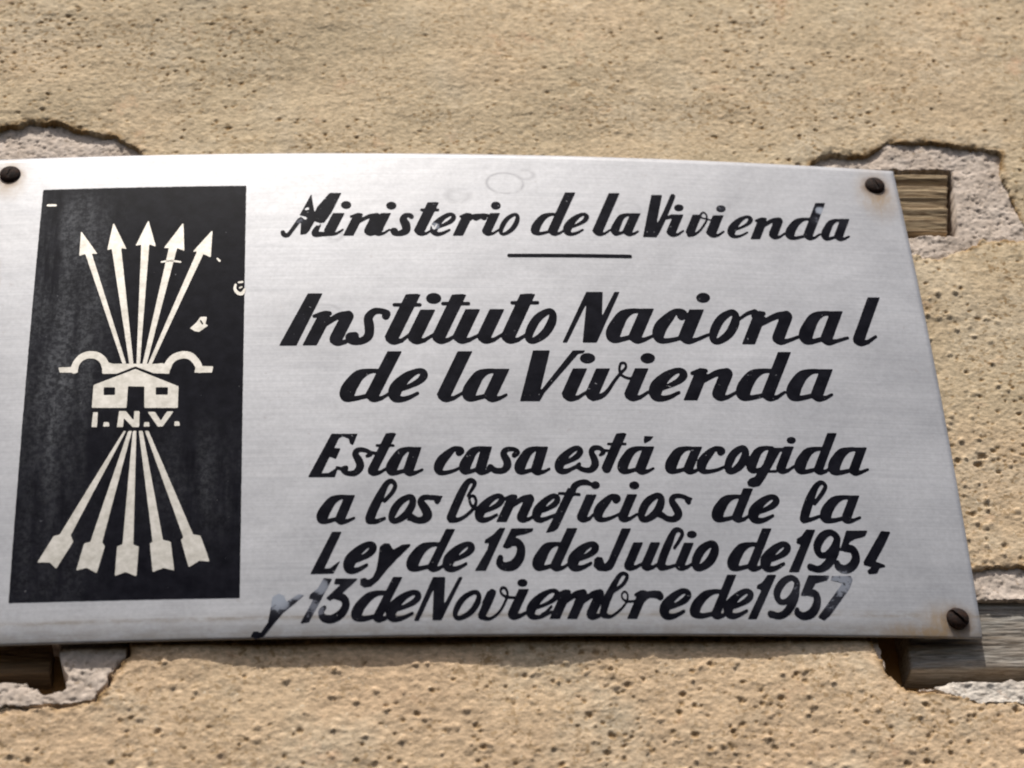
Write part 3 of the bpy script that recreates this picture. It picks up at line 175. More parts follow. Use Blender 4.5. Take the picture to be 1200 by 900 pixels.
def fill_field(xs, ys, F):
    """marching squares: returns verts (x, y), polygons (quads + boundary polygons), outline edges, for F < 0"""
    ny, nx = F.shape
    ins = F < 0
    vid = {}; verts = []
    def gv(j, i):
        k = (j, i)
        if k not in vid: vid[k] = len(verts); verts.append((xs[i], ys[j]))
        return vid[k]
    def ev(j, i, j2, i2):
        k = (j, i, j2, i2) if (j, i) < (j2, i2) else (j2, i2, j, i)
        if k not in vid:
            a, b = F[k[0], k[1]], F[k[2], k[3]]; t = min(max(a / (a - b), .02), .98)
            vid[k] = len(verts)
            verts.append((xs[k[1]] + t * (xs[k[3]] - xs[k[1]]), ys[k[0]] + t * (ys[k[2]] - ys[k[0]])))
        return vid[k]
    c = ins[:-1, :-1].astype(int) + ins[:-1, 1:] + ins[1:, 1:] + ins[1:, :-1]
    faces = []; outline = []
    for j, i in zip(*np.nonzero(c)):
        q = ((j, i), (j, i + 1), (j + 1, i + 1), (j + 1, i))
        if c[j, i] == 4:
            faces.append([gv(*p) for p in q]); continue
        poly = []; kind = []
        for a in range(4):
            p, n = q[a], q[(a + 1) % 4]
            if ins[p]: poly.append(gv(*p)); kind.append(0)
            if ins[p] != ins[n]: poly.append(ev(*p, *n)); kind.append(1)
        if len(poly) >= 3:
            faces.append(poly)
            m = len(poly)
            for a in range(m):
                if kind[a] and kind[(a + 1) % m]: outline.append((poly[a], poly[(a + 1) % m]))
    return np.array(verts), faces, outline

# ------------------------------------------------------------------ blender helpers
COL = scene.collection
def make_mesh(name, V, faces, smooth=True, attrs=None, quads=None):
    me = bpy.data.meshes.new(name)
    V = np.asarray(V, dtype=np.float32)
    me.vertices.add(len(V)); me.vertices.foreach_set('co', V.ravel())
    loops = []; starts = []; n = 0
    if quads is not None and len(quads):
        q = np.asarray(quads, dtype=np.int32); L = q.ravel(); st = np.arange(len(q), dtype=np.int32) * 4
        n = len(L)
    else:
        L = np.zeros(0, np.int32); st = np.zeros(0, np.int32)
    if faces:
        tot = [len(f) for f in faces]
        L2 = np.fromiter((v for f in faces for v in f), dtype=np.int32)
        st2 = n + np.concatenate(([0], np.cumsum(tot)[:-1])).astype(np.int32)
        L = np.concatenate((L, L2)); st = np.concatenate((st, st2.astype(np.int32)))
    me.loops.add(len(L)); me.loops.foreach_set('vertex_index', L)
    me.polygons.add(len(st)); me.polygons.foreach_set('loop_start', st)
    me.update(calc_edges=True)
    me.polygons.foreach_set('use_smooth', np.full(len(st), smooth))
    for k, a in (attrs or {}).items():
        at = me.attributes.new(k, 'FLOAT', 'POINT'); at.data.foreach_set('value', np.asarray(a, np.float32))
    me.update()
    return me
def link(name, me, mat, parent=None):
    o = bpy.data.objects.new(name, me); COL.objects.link(o)
    if mat: me.materials.append(mat)
    if parent: o.parent = parent
    return o
def empty(name, loc=(0, 0, 0)):
    o = bpy.data.objects.new(name, None); COL.objects.link(o); o.empty_display_size = .02
    o.location = loc; return o
def tag(o, label=None, cat=None, group=None, kind=None):
    if label: o['label'] = label
    if cat: o['category'] = cat
    if group: o['group'] = group
    if kind: o['kind'] = kind
def put(child, parent):
    """parent while keeping the mesh's world coordinates"""
    child.parent = parent; child.matrix_parent_inverse = Matrix.Translation(-parent.location)

class Nodes:
    def __init__(s, name):
        s.m = bpy.data.materials.new(name); s.m.use_nodes = True; s.t = s.m.node_tree
        s.b = s.t.nodes['Principled BSDF']
    def n(s, typ, **kw):
        nd = s.t.nodes.new('ShaderNode' + typ)
        for k, v in kw.items():
            if k == 'ins':
                for a, b in v.items(): s.setin(nd, a, b)
            else: setattr(nd, k, v)
        return nd
    def setin(s, nd, a, b):
        if isinstance(b, bpy.types.NodeSocket): s.t.links.new(b, nd.inputs[a])
        else: nd.inputs[a].default_value = b
    def p(s, **kw):
        for k, v in kw.items(): s.setin(s.b, k.replace('_', ' '), v)
    def coord(s, scale=(1, 1, 1), loc=(0, 0, 0)):
        tc = s.n('TexCoord'); mp = s.n('Mapping', ins={'Vector': tc.outputs['Object'], 'Scale': scale, 'Location': loc})
        return mp.outputs['Vector']
    def noise(s, scale, detail=4, rough=.55, vec=None, dist=0):
        return s.n('TexNoise', ins={'Vector': vec or s.coord(), 'Scale': scale, 'Detail': detail, 'Roughness': rough, 'Distortion': dist}).outputs['Fac']
    def ramp(s, fac, *stops):
        r = s.n('ValToRGB', ins={'Fac': fac}); e = r.color_ramp.elements
        while len(e) < len(stops): e.new(.5)
        for k, (pos, c) in enumerate(stops):
            e[k].position = pos; e[k].color = (c, c, c, 1) if not isinstance(c, tuple) else (*c, 1)
        return r.outputs['Color']
    def mix(s, fac, a, b, mode='MIX'):
        r = s.n('Mix', data_type='RGBA', blend_type=mode)
        for i, v in ((0, fac), (6, a), (7, b)):
            if isinstance(v, bpy.types.NodeSocket): s.t.links.new(v, r.inputs[i])
            else: r.inputs[i].default_value = (*v, 1) if isinstance(v, tuple) else v
        return r.outputs[2]
    def math(s, op, a, b=0.0, c=None):
        r = s.n('Math', operation=op)
        for i, v in enumerate((a, b, c)):
            if v is None: continue
            if isinstance(v, bpy.types.NodeSocket): s.t.links.new(v, r.inputs[i])
            else: r.inputs[i].default_value = v
        r.use_clamp = False
        return r.outputs[0]
    def attr(s, name): return s.n('Attribute', attribute_name=name).outputs['Fac']
    def bump(s, h, strength=.4, dist=.0005, normal=None):
        b = s.n('Bump', ins={'Height': h, 'Strength': strength, 'Distance': dist})
        if normal: s.t.links.new(normal, b.inputs['Normal'])
        s.t.links.new(b.outputs['Normal'], s.b.inputs['Normal'])
        return b.outputs['Normal']

# ------------------------------------------------------------------ materials
def mat_stucco():
    s = Nodes('stucco')
    big = s.ramp(s.noise(9, 4, .6, s.coord((1, 1, 1.3))), (.35, 0.0), (.65, 1.0))
    col = s.mix(big, (.55, .44, .29), (.60, .47, .31))
    warm = s.math('MULTIPLY', s.attr('warm'), .9)
    col = s.mix(warm, col, (.64, .455, .29))
    pale = s.ramp(s.noise(16, 5, .65, s.coord((1, 1, 1), (3, 5, 1))), (.50, 0.0), (.66, .75))
    col = s.mix(pale, col, (.60, .50, .36))
    fine = s.ramp(s.noise(260, 3, .7, s.coord((1, 1, 2.0))), (.3, .62), (.7, 1.22))
    col = s.mix(1.0, col, fine, 'MULTIPLY')
    pink = s.ramp(s.noise(30, 5, .7, s.coord((1, 1, 1), (8, 2, 4))), (.60, 0.0), (.74, .5))
    col = s.mix(pink, col, (.66, .37, .22))
    col = s.mix(s.math('MULTIPLY', s.attr('grime_shade'), .95), col, (.29, .175, .07))
    sp = s.ramp(s.noise(330, 3, .6, s.coord((1, 1, 1.2), (6, 6, 2))), (.55, 0.0), (.62, .8))
    sp = s.math('MULTIPLY', sp, s.ramp(s.noise(26, 3, .6, s.coord((1, 1, 1), (2, 9, 6))), (.40, .1), (.62, 1.0)))
    col = s.mix(sp, col, (.27, .17, .075))
    fl = s.ramp(s.noise(520, 2, .6), (.68, 0.0), (.74, .6))
    col = s.mix(fl, col, (.80, .72, .56))
    s.p(Base_Color=col, Roughness=.92, Specular_IOR_Level=.25)
    h = s.math('ADD', s.noise(420, 4, .65, s.coord((.8, 1, 1.5))), s.math('MULTIPLY', s.noise(1300, 2, .6), .35))
    s.bump(h, .34, .0009)
    return s.m
def mat_mortar(name, a, b):
    s = Nodes(name)
    col = s.mix(s.ramp(s.noise(60, 5, .65), (.35, 0.0), (.65, 1.0)), a, b)
    col = s.mix(1.0, col, s.ramp(s.noise(420, 3, .7), (.3, .72), (.65, 1.1)), 'MULTIPLY')
    col = s.mix(s.ramp(s.noise(230, 3, .6), (.62, 0.0), (.70, .65)), col, (.26, .19, .13))
    s.p(Base_Color=col, Roughness=.95, Specular_IOR_Level=.2)
    s.bump(s.noise(600, 4, .65), .4, .0007)
    return s.m
def mat_wood(name, dark, light):
    s = Nodes(name)
    g = s.noise(1, 6, .7, s.coord((60, 400, 900)), 1.0)
    col = s.mix(s.ramp(g, (.3, 0.0), (.7, 1.0)), dark, light)
    col = s.mix(s.ramp(s.noise(1, 4, .6, s.coord((25, 60, 120), (4, 1, 2))), (.4, 0.0), (.75, .6)), col, (.17, .105, .05))
    s.p(Base_Color=col, Roughness=.85, Specular_IOR_Level=.25)
    s.bump(g, .6, .0009)
    return s.m
def screw_dist(s, u, v, sx=1.0, sz=1.0):
    tc = s.n('TexCoord'); sp = s.n('SeparateXYZ', ins={0: tc.outputs['Object']})
    dx = s.math('MULTIPLY', s.math('SUBTRACT', sp.outputs['X'], u * MM), sx)
    dz = s.math('MULTIPLY', s.math('SUBTRACT', sp.outputs['Z'], v * MM), sz)
    return s.math('SQRT', s.math('ADD', s.math('MULTIPLY', dx, dx), s.math('MULTIPLY', dz, dz)))
def mat_metal():
    s = Nodes('aluminium')
    brush = s.noise(1, 3, .65, s.coord((14, 10, 1500)))
    brush2 = s.noise(1, 3, .6, s.coord((35, 10, 420), (2, 0, 5)))
    smud = s.noise(14, 5, .6, s.coord((1, 1, 1.4), (1, 3, 2)), .6)
    col = s.mix(s.ramp(brush, (.32, 0.0), (.68, 1.0)), (.37, .373, .393), (.43, .43, .448))
    col = s.mix(1.0, col, s.ramp(brush2, (.3, .965), (.7, 1.025)), 'MULTIPLY')
    col = s.mix(1.0, col, s.ramp(smud, (.3, .86), (.68, 1.08)), 'MULTIPLY')
    # milky oxide, dirt towards the lower rim, thin scuffs
    col = s.mix(1.0, col, s.ramp(s.noise(500, 3, .7), (.3, .9), (.7, 1.06)), 'MULTIPLY')
    for (u, v, rad, wd, st) in ((1.5, 112, 9.0, 1.3, 1.0), (-82, 77, 3.2, 2.2, .8), (-22, 103, 5.0, 3.2, .6), (62, 96, 6, 1.2, .4), (-88, 28, 9, 1.5, .5), (12, 118, 4, 2, .7)):
        dd = s.math('ABSOLUTE', s.math('SUBTRACT', screw_dist(s, u, v, 1, 1.3), rad * MM))
        q = s.n('MapRange', ins={'Value': dd, 'From Min': 0.0, 'From Max': wd * MM, 'To Min': st, 'To Max': 0.0}).outputs[0]
        col = s.mix(s.math('MULTIPLY', q, s.ramp(s.noise(90, 4, .7, s.coord((1, 1, 2), (u, 1, 1))), (.36, 0.0), (.52, 1.0))), col, (.25, .25, .265))
    dirt = s.math('MULTIPLY', s.attr('dirt'), s.ramp(s.noise(1, 6, .75, s.coord((70, 10, 200))), (.38, .08), (.58, 1.0)))
    col = s.mix(dirt, col, (.235, .21, .185))
    speck = s.ramp(s.noise(330, 3, .65), (.67, 0.0), (.72, .45))
    col = s.mix(speck, col, (.30, .28, .28))
    rust = None
    for (u, v, rad, sx, sz) in ((SCREWS[0][0], SCREWS[0][1] - 3, 17, 1.2, .8), (SCREWS[1][0], SCREWS[1][1] - 6, 17, 1.0, .62),
                                (SCREWS[2][0] - 4, SCREWS[2][1] - 3, 20, .85, 1.15), (SCREWS[3][0], SCREWS[3][1], 20, 1, 1),
                                (PLATE_U0 + 7, 50, 14, 3.2, .5), (PLATE_U1 - 25, PLATE_V0 + 2, 22, .5, 2.6)):
        d = screw_dist(s, u, v, sx, sz)
        r = s.n('MapRange', ins={'Value': d, 'From Min': .002, 'From Max': rad * MM, 'To Min': 1.0, 'To Max': 0.0}).outputs[0]
        r = s.math('MULTIPLY', r, r)
        rust = r if rust is None else s.math('MAXIMUM', rust, r)
    rn = s.ramp(s.noise(120, 6, .75, s.coord((1.2, 1, .45)), .8), (.30, .2), (.68, 1.15))
    rust = s.math('MULTIPLY', rust, rn)
    col = s.mix(s.ramp(rust, (.03, 0.0), (.75, .9)), col, (.30, .205, .11))
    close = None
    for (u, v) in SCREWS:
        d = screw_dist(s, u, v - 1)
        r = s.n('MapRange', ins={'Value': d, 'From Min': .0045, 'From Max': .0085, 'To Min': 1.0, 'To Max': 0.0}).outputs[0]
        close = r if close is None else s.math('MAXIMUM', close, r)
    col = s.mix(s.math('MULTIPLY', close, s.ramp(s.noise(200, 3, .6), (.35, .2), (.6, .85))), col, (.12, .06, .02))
    met = s.math('SUBTRACT', .24, s.math('MULTIPLY', s.math('MAXIMUM', rust, dirt), .3))
    rough = s.math('ADD', s.math('MULTIPLY', smud, .22), .39)
    s.p(Base_Color=col, Metallic=met, Roughness=rough)
    h = s.math('ADD', s.math('MULTIPLY', brush, .6), s.math('MULTIPLY', s.noise(700, 2, .5), .25))
    n1 = s.bump(h, .06, .0003)
    s.bump(s.noise(26, 3, .5), .35, .0016, n1)
    return s.m
def mat_ink(name='black_enamel', haze=False):
    s = Nodes(name)
    col = s.mix(s.ramp(s.noise(160, 4, .6), (.35, 0.0), (.7, 1.0)), (.003, .003, .006), (.010, .010, .015))
    grain = s.noise(900, 2, .7)
    if haze:
        st = s.noise(1, 5, .65, s.coord((90, 10, 12), (0, 0, 3)))
        gr = s.ramp(s.noise(420, 3, .75), (.42, 0.0), (.62, 1.0))
        m = s.math('MULTIPLY', s.attr('haze'), s.ramp(st, (.36, 0.0), (.66, 1.0)))
        m = s.math('MULTIPLY', m, s.math('ADD', s.math('MULTIPLY', gr, .75), .25))
        col = s.mix(s.math('MULTIPLY', m, .42), col, (.33, .34, .36))
        fl = s.ramp(s.noise(300, 2, .6, s.coord((1, 1, 1), (5, 2, 8))), (.75, 0.0), (.79, .5))
        col = s.mix(fl, col, (.4, .4, .42))
    else:
        w = s.attr('wear')
        th = s.math('SUBTRACT', s.math('ADD', s.math('MULTIPLY', w, 1.05), s.math('MULTIPLY', s.math('ADD', s.noise(420, 4, .75, s.coord((1, 1, 1.4))), s.noise(95, 3, .6)), 1.25)), 1.78)
        m = s.ramp(s.math('MULTIPLY', th, 5.0), (.0, 0.0), (.6, 1.0))
        worn = s.mix(s.ramp(w, (.5, 0.0), (.95, 1.0)), (.13, .135, .165), (.34, .37, .43))
        col = s.mix(s.math('MULTIPLY', m, .9), col, worn)
        col = s.mix(s.math('MULTIPLY', w, .22), col, worn)
        fl = s.ramp(s.noise(520, 2, .6), (.72, 0.0), (.77, .6))
        col = s.mix(fl, col, (.4, .4, .42))
    s.p(Base_Color=col, Roughness=.42, Specular_IOR_Level=.03)
    s.bump(grain, .15, .0002)
    return s.m
def mat_bare():
    s = Nodes('bare_etched_metal')
    col = s.mix(s.ramp(s.noise(240, 4, .7), (.35, 0.0), (.65, 1.0)), (.38, .36, .32), (.52, .495, .455))
    s.p(Base_Color=col, Metallic=.45, Roughness=.55)
    s.bump(s.noise(800, 2, .5), .2, .0002)
    return s.m
def mat_rust():
    s = Nodes('rusted_steel')
    col = s.mix(s.ramp(s.noise(420, 4, .7), (.4, 0.0), (.7, 1.0)), (.008, .004, .003), (.04, .016, .008))
    s.p(Base_Color=col, Roughness=.75, Metallic=.0, Specular_IOR_Level=.2)
    s.bump(s.noise(900, 3, .6), .5, .0005)
    return s.m
M_STUCCO = mat_stucco()
M_MORTAR = mat_mortar('pink_mortar', (.50, .41, .335), (.62, .53, .455))
M_WHITE = mat_mortar('white_plaster_crumb', (.72, .66, .58), (.62, .54, .46))
M_WOOD = mat_wood('weathered_wood', (.15, .09, .045), (.60, .47, .30))
M_WOOD_GREY = mat_wood('grey_weathered_wood', (.08, .068, .055), (.44, .41, .365))
M_WOOD_SHADED = mat_wood('shade_darkened_wood', (.05, .035, .022), (.17, .12, .075))  # shadow on the lower left block painted into its wood colour
M_METAL = mat_metal(); M_INK = mat_ink(); M_PANEL = mat_ink('worn_black_enamel', True); M_BARE = mat_bare(); M_RUST = mat_rust()

# ------------------------------------------------------------------ wall
def lumpy(name_seed, X, Z):
    return fbm(X / 9, Z / 9, 3, name_seed)
def patch_sd(poly, X, Z, seed, amp=2.0):
    return sd_poly(X, Z, poly) + amp * fbm(X / 7, Z / 7, 5, seed, .72) 
CRACKS = {  # where the patch has shrunk away from the render: centre u, v, radius
    'bottom_left': [(-176, -168, 45)],
    'bottom_right': [(190, -168, 35)],
    'top_right': [(165, 68, 16)], 'top_left': []}
def mortar_level(key, X, Z, poly):
    zs = [p[1] for p in poly]; z1 = max(zs); z0 = min(zs)
    T = np.clip((z1 - Z) / (z1 - z0), 0, 1)
    n = fbm(X / 12, Z / 9, 4, 31)
    f = fbm(X / 2.5, Z / 2.0, 3, 44)
    if key == 'top_left': d = 4.2 - 1.5 * T
    elif key == 'top_right': d = (4.0 - 4.2 * np.clip(T * 1.5, 0, 1)) * np.clip((203 - X) / 22, .12, 1)
    elif key == 'bottom_right': d = 3.2 - 2.6 * T
    else: d = 2.2 - 2.2 * T
    q = fbm(X / 1.8, Z / 1.6, 3, 47)
    return -d + 1.0 * n + .45 * f - .7 * np.clip(q * 4 - 1.2, 0, 1)
def hole_sd(hole, X, Z, seed):
    return sd_poly(X, Z, hole) + .9 * fbm(X / 3, Z / 3, 3, seed)

def axis(lo, hi, step, far):
    mid = np.arange(lo, hi + step * .5, step)
    s = step; a = []; x = mid[0]
    while x > -far: s *= 1.25; x -= s; a.append(x)
    b = []; s = step; x = mid[-1]
    while x < far: s *= 1.25; x += s; b.append(x)
    return np.concatenate((np.array(a[::-1]), mid, np.array(b)))
gx = axis(-275, 320, .66, 1500); gz = axis(-222, 272, .66, 1500)
GX, GZ = np.meshgrid(gx, gz)
bottomness = np.clip((-GZ + 30) / 160, 0, 1)
H = 2.0 * vnoise(GX / 120 + 3, GZ / 90 + 7, 1) + .9 * vnoise(GX / 38, GZ / 26, 2)
H += (.22 + .14 * bottomness) * fbm(GX / 13, GZ / 8.5, 4, 3, .6)
H += (.20 + .08 * bottomness) * fbm(GX / 2.6, GZ / 2.1, 3, 9, .85)
H += .10 * rng.standard_normal(H.shape)
# trowelled coat: shallow stepped plates
pl = fbm(GX / 20, GZ / 12, 4, 21, .6)
H += .16 * np.tanh(pl * 9)
grime_shade = np.zeros_like(H)  # dirt in the pits, plus painted shade at ledges and holes
def stamp(x, z, r, depth, ecc=1.0, g=0.0, rim=0.0):
    i0 = np.searchsorted(gx, x - 2.6 * r * ecc); i1 = np.searchsorted(gx, x + 2.6 * r * ecc) + 1
    j0 = np.searchsorted(gz, z - 2.6 * r); j1 = np.searchsorted(gz, z + 2.6 * r) + 1
    if i1 <= i0 or j1 <= j0: return
    q = np.hypot((GX[j0:j1, i0:i1] - x) / ecc, GZ[j0:j1, i0:i1] - z) / r
    q = q + .25 * _hash(np.floor(GX[j0:j1, i0:i1] * 1.5), np.floor(GZ[j0:j1, i0:i1] * 1.5), 5)
    H[j0:j1, i0:i1] -= depth * np.exp(-(q ** 4)) - rim * np.exp(-((q - 1.35) ** 2) * 6)
    if g: grime_shade[j0:j1, i0:i1] = np.maximum(grime_shade[j0:j1, i0:i1], g * np.exp(-(q ** 3)))
nP = 15000
px = rng.uniform(-275, 320, nP); pz = rng.uniform(-222, 272, nP)
dens = np.clip(.42 + 1.1 * fbm(px / 45, pz / 38, 3, 61), .04, 1)
for cu, cv, cr, ca in ((-225, 222, 38, .7), (-145, 212, 30, .8), (150, 190, 60, .35), (-240, 190, 25, .4), (30, -180, 70, .3), (140, -185, 50, .3)):
    dens = np.clip(dens + ca * np.exp(-((px - cu) ** 2 + (pz - cv) ** 2) / cr ** 2), 0, 1.2)
for k in range(nP):
    low = pz[k] < -40
    if rng.random() > dens[k] ** 1.6 * .8 + (.06 if low else .0): continue
    r = .30 + .5 * rng.random() ** 2.2 + (.75 * rng.random() ** 5 if low else .3 * rng.random() ** 6)
    if low: stamp(px[k], pz[k], r * 1.15, r * .85, 1.0 + .3 * rng.random(), .5 + .5 * rng.random(), .14)
    else: stamp(px[k], pz[k], r * 1.1, r * .85, 1.0 + .7 * rng.random(), .75 + .5 * rng.random(), .05)
for k in range(900):   # grains standing proud
    x = rng.uniform(-275, 320); z = rng.uniform(-222, 60)
    stamp(x, z, .8 + .8 * rng.random(), -.5 - .5 * rng.random(), 1.1)
# the render swells behind the middle of the plaque's lower rim
H += .3 * np.exp(-((GX + 20) / 150) ** 4 - ((GZ + 165) / 45) ** 2)
H = np.where((GX > PLATE_U0 + 8) & (GX < PLATE_U1 - 8) & (GZ > PLATE_V0 + 6) & (GZ < PLATE_V1 - 6), np.minimum(H, .6), H)
Hs = H.copy()
warm = np.clip(bottomness * .9 + .3 * vnoise(GX / 60, GZ / 40, 71), 0, 1)
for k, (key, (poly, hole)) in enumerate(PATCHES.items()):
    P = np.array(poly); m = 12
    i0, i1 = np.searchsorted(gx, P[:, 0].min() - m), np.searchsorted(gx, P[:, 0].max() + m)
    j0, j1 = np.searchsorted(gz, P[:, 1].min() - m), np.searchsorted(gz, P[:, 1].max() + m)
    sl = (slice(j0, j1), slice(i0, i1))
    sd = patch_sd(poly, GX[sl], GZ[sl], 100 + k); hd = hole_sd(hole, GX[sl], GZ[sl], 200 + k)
    H[sl] = np.where(sd < 0, -9.0, H[sl]); H[sl] = np.where(hd < 1.0, -24.0, H[sl])
    H[sl] -= np.where(sd >= 0, np.exp(-np.maximum(sd, 0) / 2.2) * np.clip(.8 + 2.6 * fbm(GX[sl] / 5, GZ[sl] / 4, 4, 311, .7), 0, 3), 0)
    grime_shade[sl] = np.maximum(grime_shade[sl], np.clip(1.6 - hd / 1.2, 0, 1))  # shade of the block holes painted in as dark brown
    # broken lip: dirt, and the ledge's brown shade painted into its colour
    grime_shade[sl] = np.maximum(grime_shade[sl], np.clip(1.25 - np.abs(sd) / 2.6, 0, 1) * np.clip(.6 + 1.4 * fbm(GX[sl] / 8, GZ[sl] / 8, 3, 301), .1, 1))
ny, nx = GX.shape
V = np.stack((GX, -H, GZ), -1).reshape(-1, 3) * MM
idx = np.arange(ny * nx).reshape(ny, nx)
Q = np.stack((idx[:-1, :-1], idx[:-1, 1:], idx[1:, 1:], idx[1:, :-1]), -1).reshape(-1, 4)
wall = link('stucco_wall', make_mesh('stucco_wall', V, None, True, {'grime_shade': grime_shade.ravel(), 'warm': warm.ravel()}, Q), M_STUCCO)
tag(wall, 'rough sand coloured stucco wall, pitted and sunlit, behind the metal plaque', 'wall')

def relief_piece(name, sdf, hfun, box, step, back, mat, parent, rough_edge=0):
    xs = np.arange(box[0], box[1], step); zs = np.arange(box[2], box[3], step)
    X, Z = np.meshgrid(xs, zs)
    F = sdf(X, Z)
    v, faces, outl = fill_field(xs, zs, F)
    h = hfun(v[:, 0], v[:, 1])
    n = len(v)
    front = np.column_stack((v[:, 0], -h, v[:, 1]))
    bk = front.copy(); bk[:, 1] = back
    ring = sorted({a for e in outl for a in e}); rid = {a: n + i for i, a in enumerate(ring)}
    V = np.vstack((front, bk[ring])) * MM
    faces = list(faces) + [[a, rid[a], rid[b], b] for a, b in outl]
    o = link(name, make_mesh(name, V, faces, True), mat)
    if parent is not None: put(o, parent)
    return o

for k, (key, (poly, hole)) in enumerate(PATCHES.items()):
    P = np.array(poly)
    def msdf(X, Z, poly=poly, hole=hole, k=k, key=key):
        sd = patch_sd(poly, X, Z, 100 + k) - 1.3
        for (cu, cv, cr) in CRACKS[key]:
            sd = sd + 2.9 * np.clip(1.6 - np.hypot(X - cu, Z - cv) / cr, 0, 1)
        return np.maximum(sd, -hole_sd(hole, X, Z, 200 + k))
    def mh(X, Z, poly=poly, k=k, key=key):
        h = mortar_level(key, X, Z, poly)
        sd = patch_sd(poly, X, Z, 100 + k)
        if key != 'bottom_left': h = np.where((sd > -.4) & ((X < 195) | (Z < 0)), np.minimum(h, -2.0), h)
        return h
    relief_piece('mortar_patch', msdf, mh, (P[:, 0].min() - 5, P[:, 0].max() + 5, P[:, 1].min() - 5, P[:, 1].max() + 5), .6, 20, M_MORTAR, wall)
# crumbled plaster under the lower right block
CR = [(174.0, -160.5), (182.6, -158.9), (192.4, -157.8), (201.8, -158.7), (211.6, -157.6), (232.6, -158.6), (230.5, -169.4), (209.7, -167.9), (196.3, -168.1), (185.4, -165.1)]
relief_piece('plaster_crumb', lambda X, Z: sd_poly(X, Z, CR) + 1.2 * fbm(X / 4, Z / 3, 3, 401), lambda X, Z: .2 + 1.1 * fbm(X / 5, Z / 3, 4, 402, .6), (170, 237, -173, -154), .45, 12, M_WHITE, wall)

# ------------------------------------------------------------------ wooden blocks in the wall
LAB = {'top_right': 'ridged brown wooden block set in mortar at the upper right corner of the plaque',
       'bottom_right': 'grey weathered wooden batten sticking out under the lower right corner of the plaque',
       'bottom_left': 'dark shaded wooden block in the hole below the black emblem panel',
       'top_left': 'wooden block hidden behind the upper left screw of the plaque'}
def ridges(X, Z, key):
    if key == 'top_right':
        t = (Z - 96) / 7.2 + .12 * fbm(X / 16, Z / 30, 2, 501)
        saw = t - np.floor(t)
        h = 1.3 * np.clip(saw * 1.25, 0, 1) - 1.6 * (saw > .86) + .7 * vnoise(X / 200, Z / 3.0, 503)
        return h + .35 * fbm(X / 14, Z / .9, 3, 505)
    return .5 * fbm(X / 18, Z / 2.4, 4, 507, .6) + .35 * fbm(X / 9, Z / .8, 2, 509)
for key, (x0, x1, z0, z1), yf in BLOCKS:
    if key == 'top_left': continue
    xs = np.arange(x0, x1, .6); zs = np.arange(z0, z1, .45)
    X, Z = np.meshgrid(xs, zs)
    h = ridges(X, Z, key)
    jag = .3 * vnoise(Z / 2.2, Z * 0, 511)
    edge = np.minimum(np.minimum(X - x0, x1 - X), np.minimum(Z - z0, z1 - Z))
    h = h - 1.0 * np.clip(1 - edge / 1.0, 0, 1) ** 2
    Xj = X + jag * (np.clip((X - x0) / (x1 - x0), 0, 1) * 2 - 1) + (.17 * (Z - z0) if key == 'top_right' else 0)
    n2, n1 = X.shape
    front = np.stack((Xj, yf - h, Z), -1).reshape(-1, 3)
    I = np.arange(n1 * n2).reshape(n2, n1)
    quads = np.stack((I[:-1, :-1], I[:-1, 1:], I[1:, 1:], I[1:, :-1]), -1).reshape(-1, 4)
    ring = list(I[0, :]) + list(I[1:, -1]) + list(I[-1, -2::-1]) + list(I[-2:0:-1, 0])
    m = len(ring); allv = [front]; base = n1 * n2; prev = np.array(ring); faces = []
    for d in (2, 5, 9, 14, 22):
        lay = front[ring].copy(); lay[:, 1] = yf + d
        lay[:, 2] += .35 * vnoise(lay[:, 0] / 6, np.full(m, d / 3.), 515)
        allv.append(lay); nxt = base + np.arange(m)
        faces += [[int(prev[a]), int(nxt[a]), int(nxt[(a + 1) % m]), int(prev[(a + 1) % m])] for a in range(m)]
        prev = nxt; base += m
    o = link('wooden_block', make_mesh('wooden_block', np.vstack(allv) * MM, faces, True, None, quads), M_WOOD if key == 'top_right' else M_WOOD_SHADED if key == 'bottom_left' else M_WOOD_GREY)
    tag(o, LAB[key], 'wood block')

# ------------------------------------------------------------------ plaque
def bow(u, v):
    U = np.clip((u - PLATE_U0) / (PLATE_U1 - PLATE_U0), 0, 1); V = np.clip((v - PLATE_V0) / (PLATE_V1 - PLATE_V0), 0, 1)
    lip = np.clip((9 - (v - PLATE_V0)) / 9, 0, 1) ** 2 * .8
    return 4 * U * (1 - U) * (6.5 + 2.5 * V) + 4 * V * (1 - V) * 6 - lip
def face_y(u, v, off=0.0): return -(PLATE_GAP + bow(u, v) + off)
plaque = empty('metal_plaque', (-.0234, -.004, (PLATE_V0) * MM))
tag(plaque, 'bowed grey metal plaque with black cursive lettering and black arrow emblem panel', 'plaque')
us = np.linspace(PLATE_U0, PLATE_U1, 226); vs = np.concatenate((np.linspace(PLATE_V0, PLATE_V0 + 10, 14)[:-1], np.linspace(PLATE_V0 + 10, PLATE_V1, 100)))
UU, VV = np.meshgrid(us, vs)
n2, n1 = UU.shape
TH = 1.1
fr = np.stack((UU, face_y(UU, VV), VV), -1).reshape(-1, 3); bk = fr + np.array((0, TH, 0))
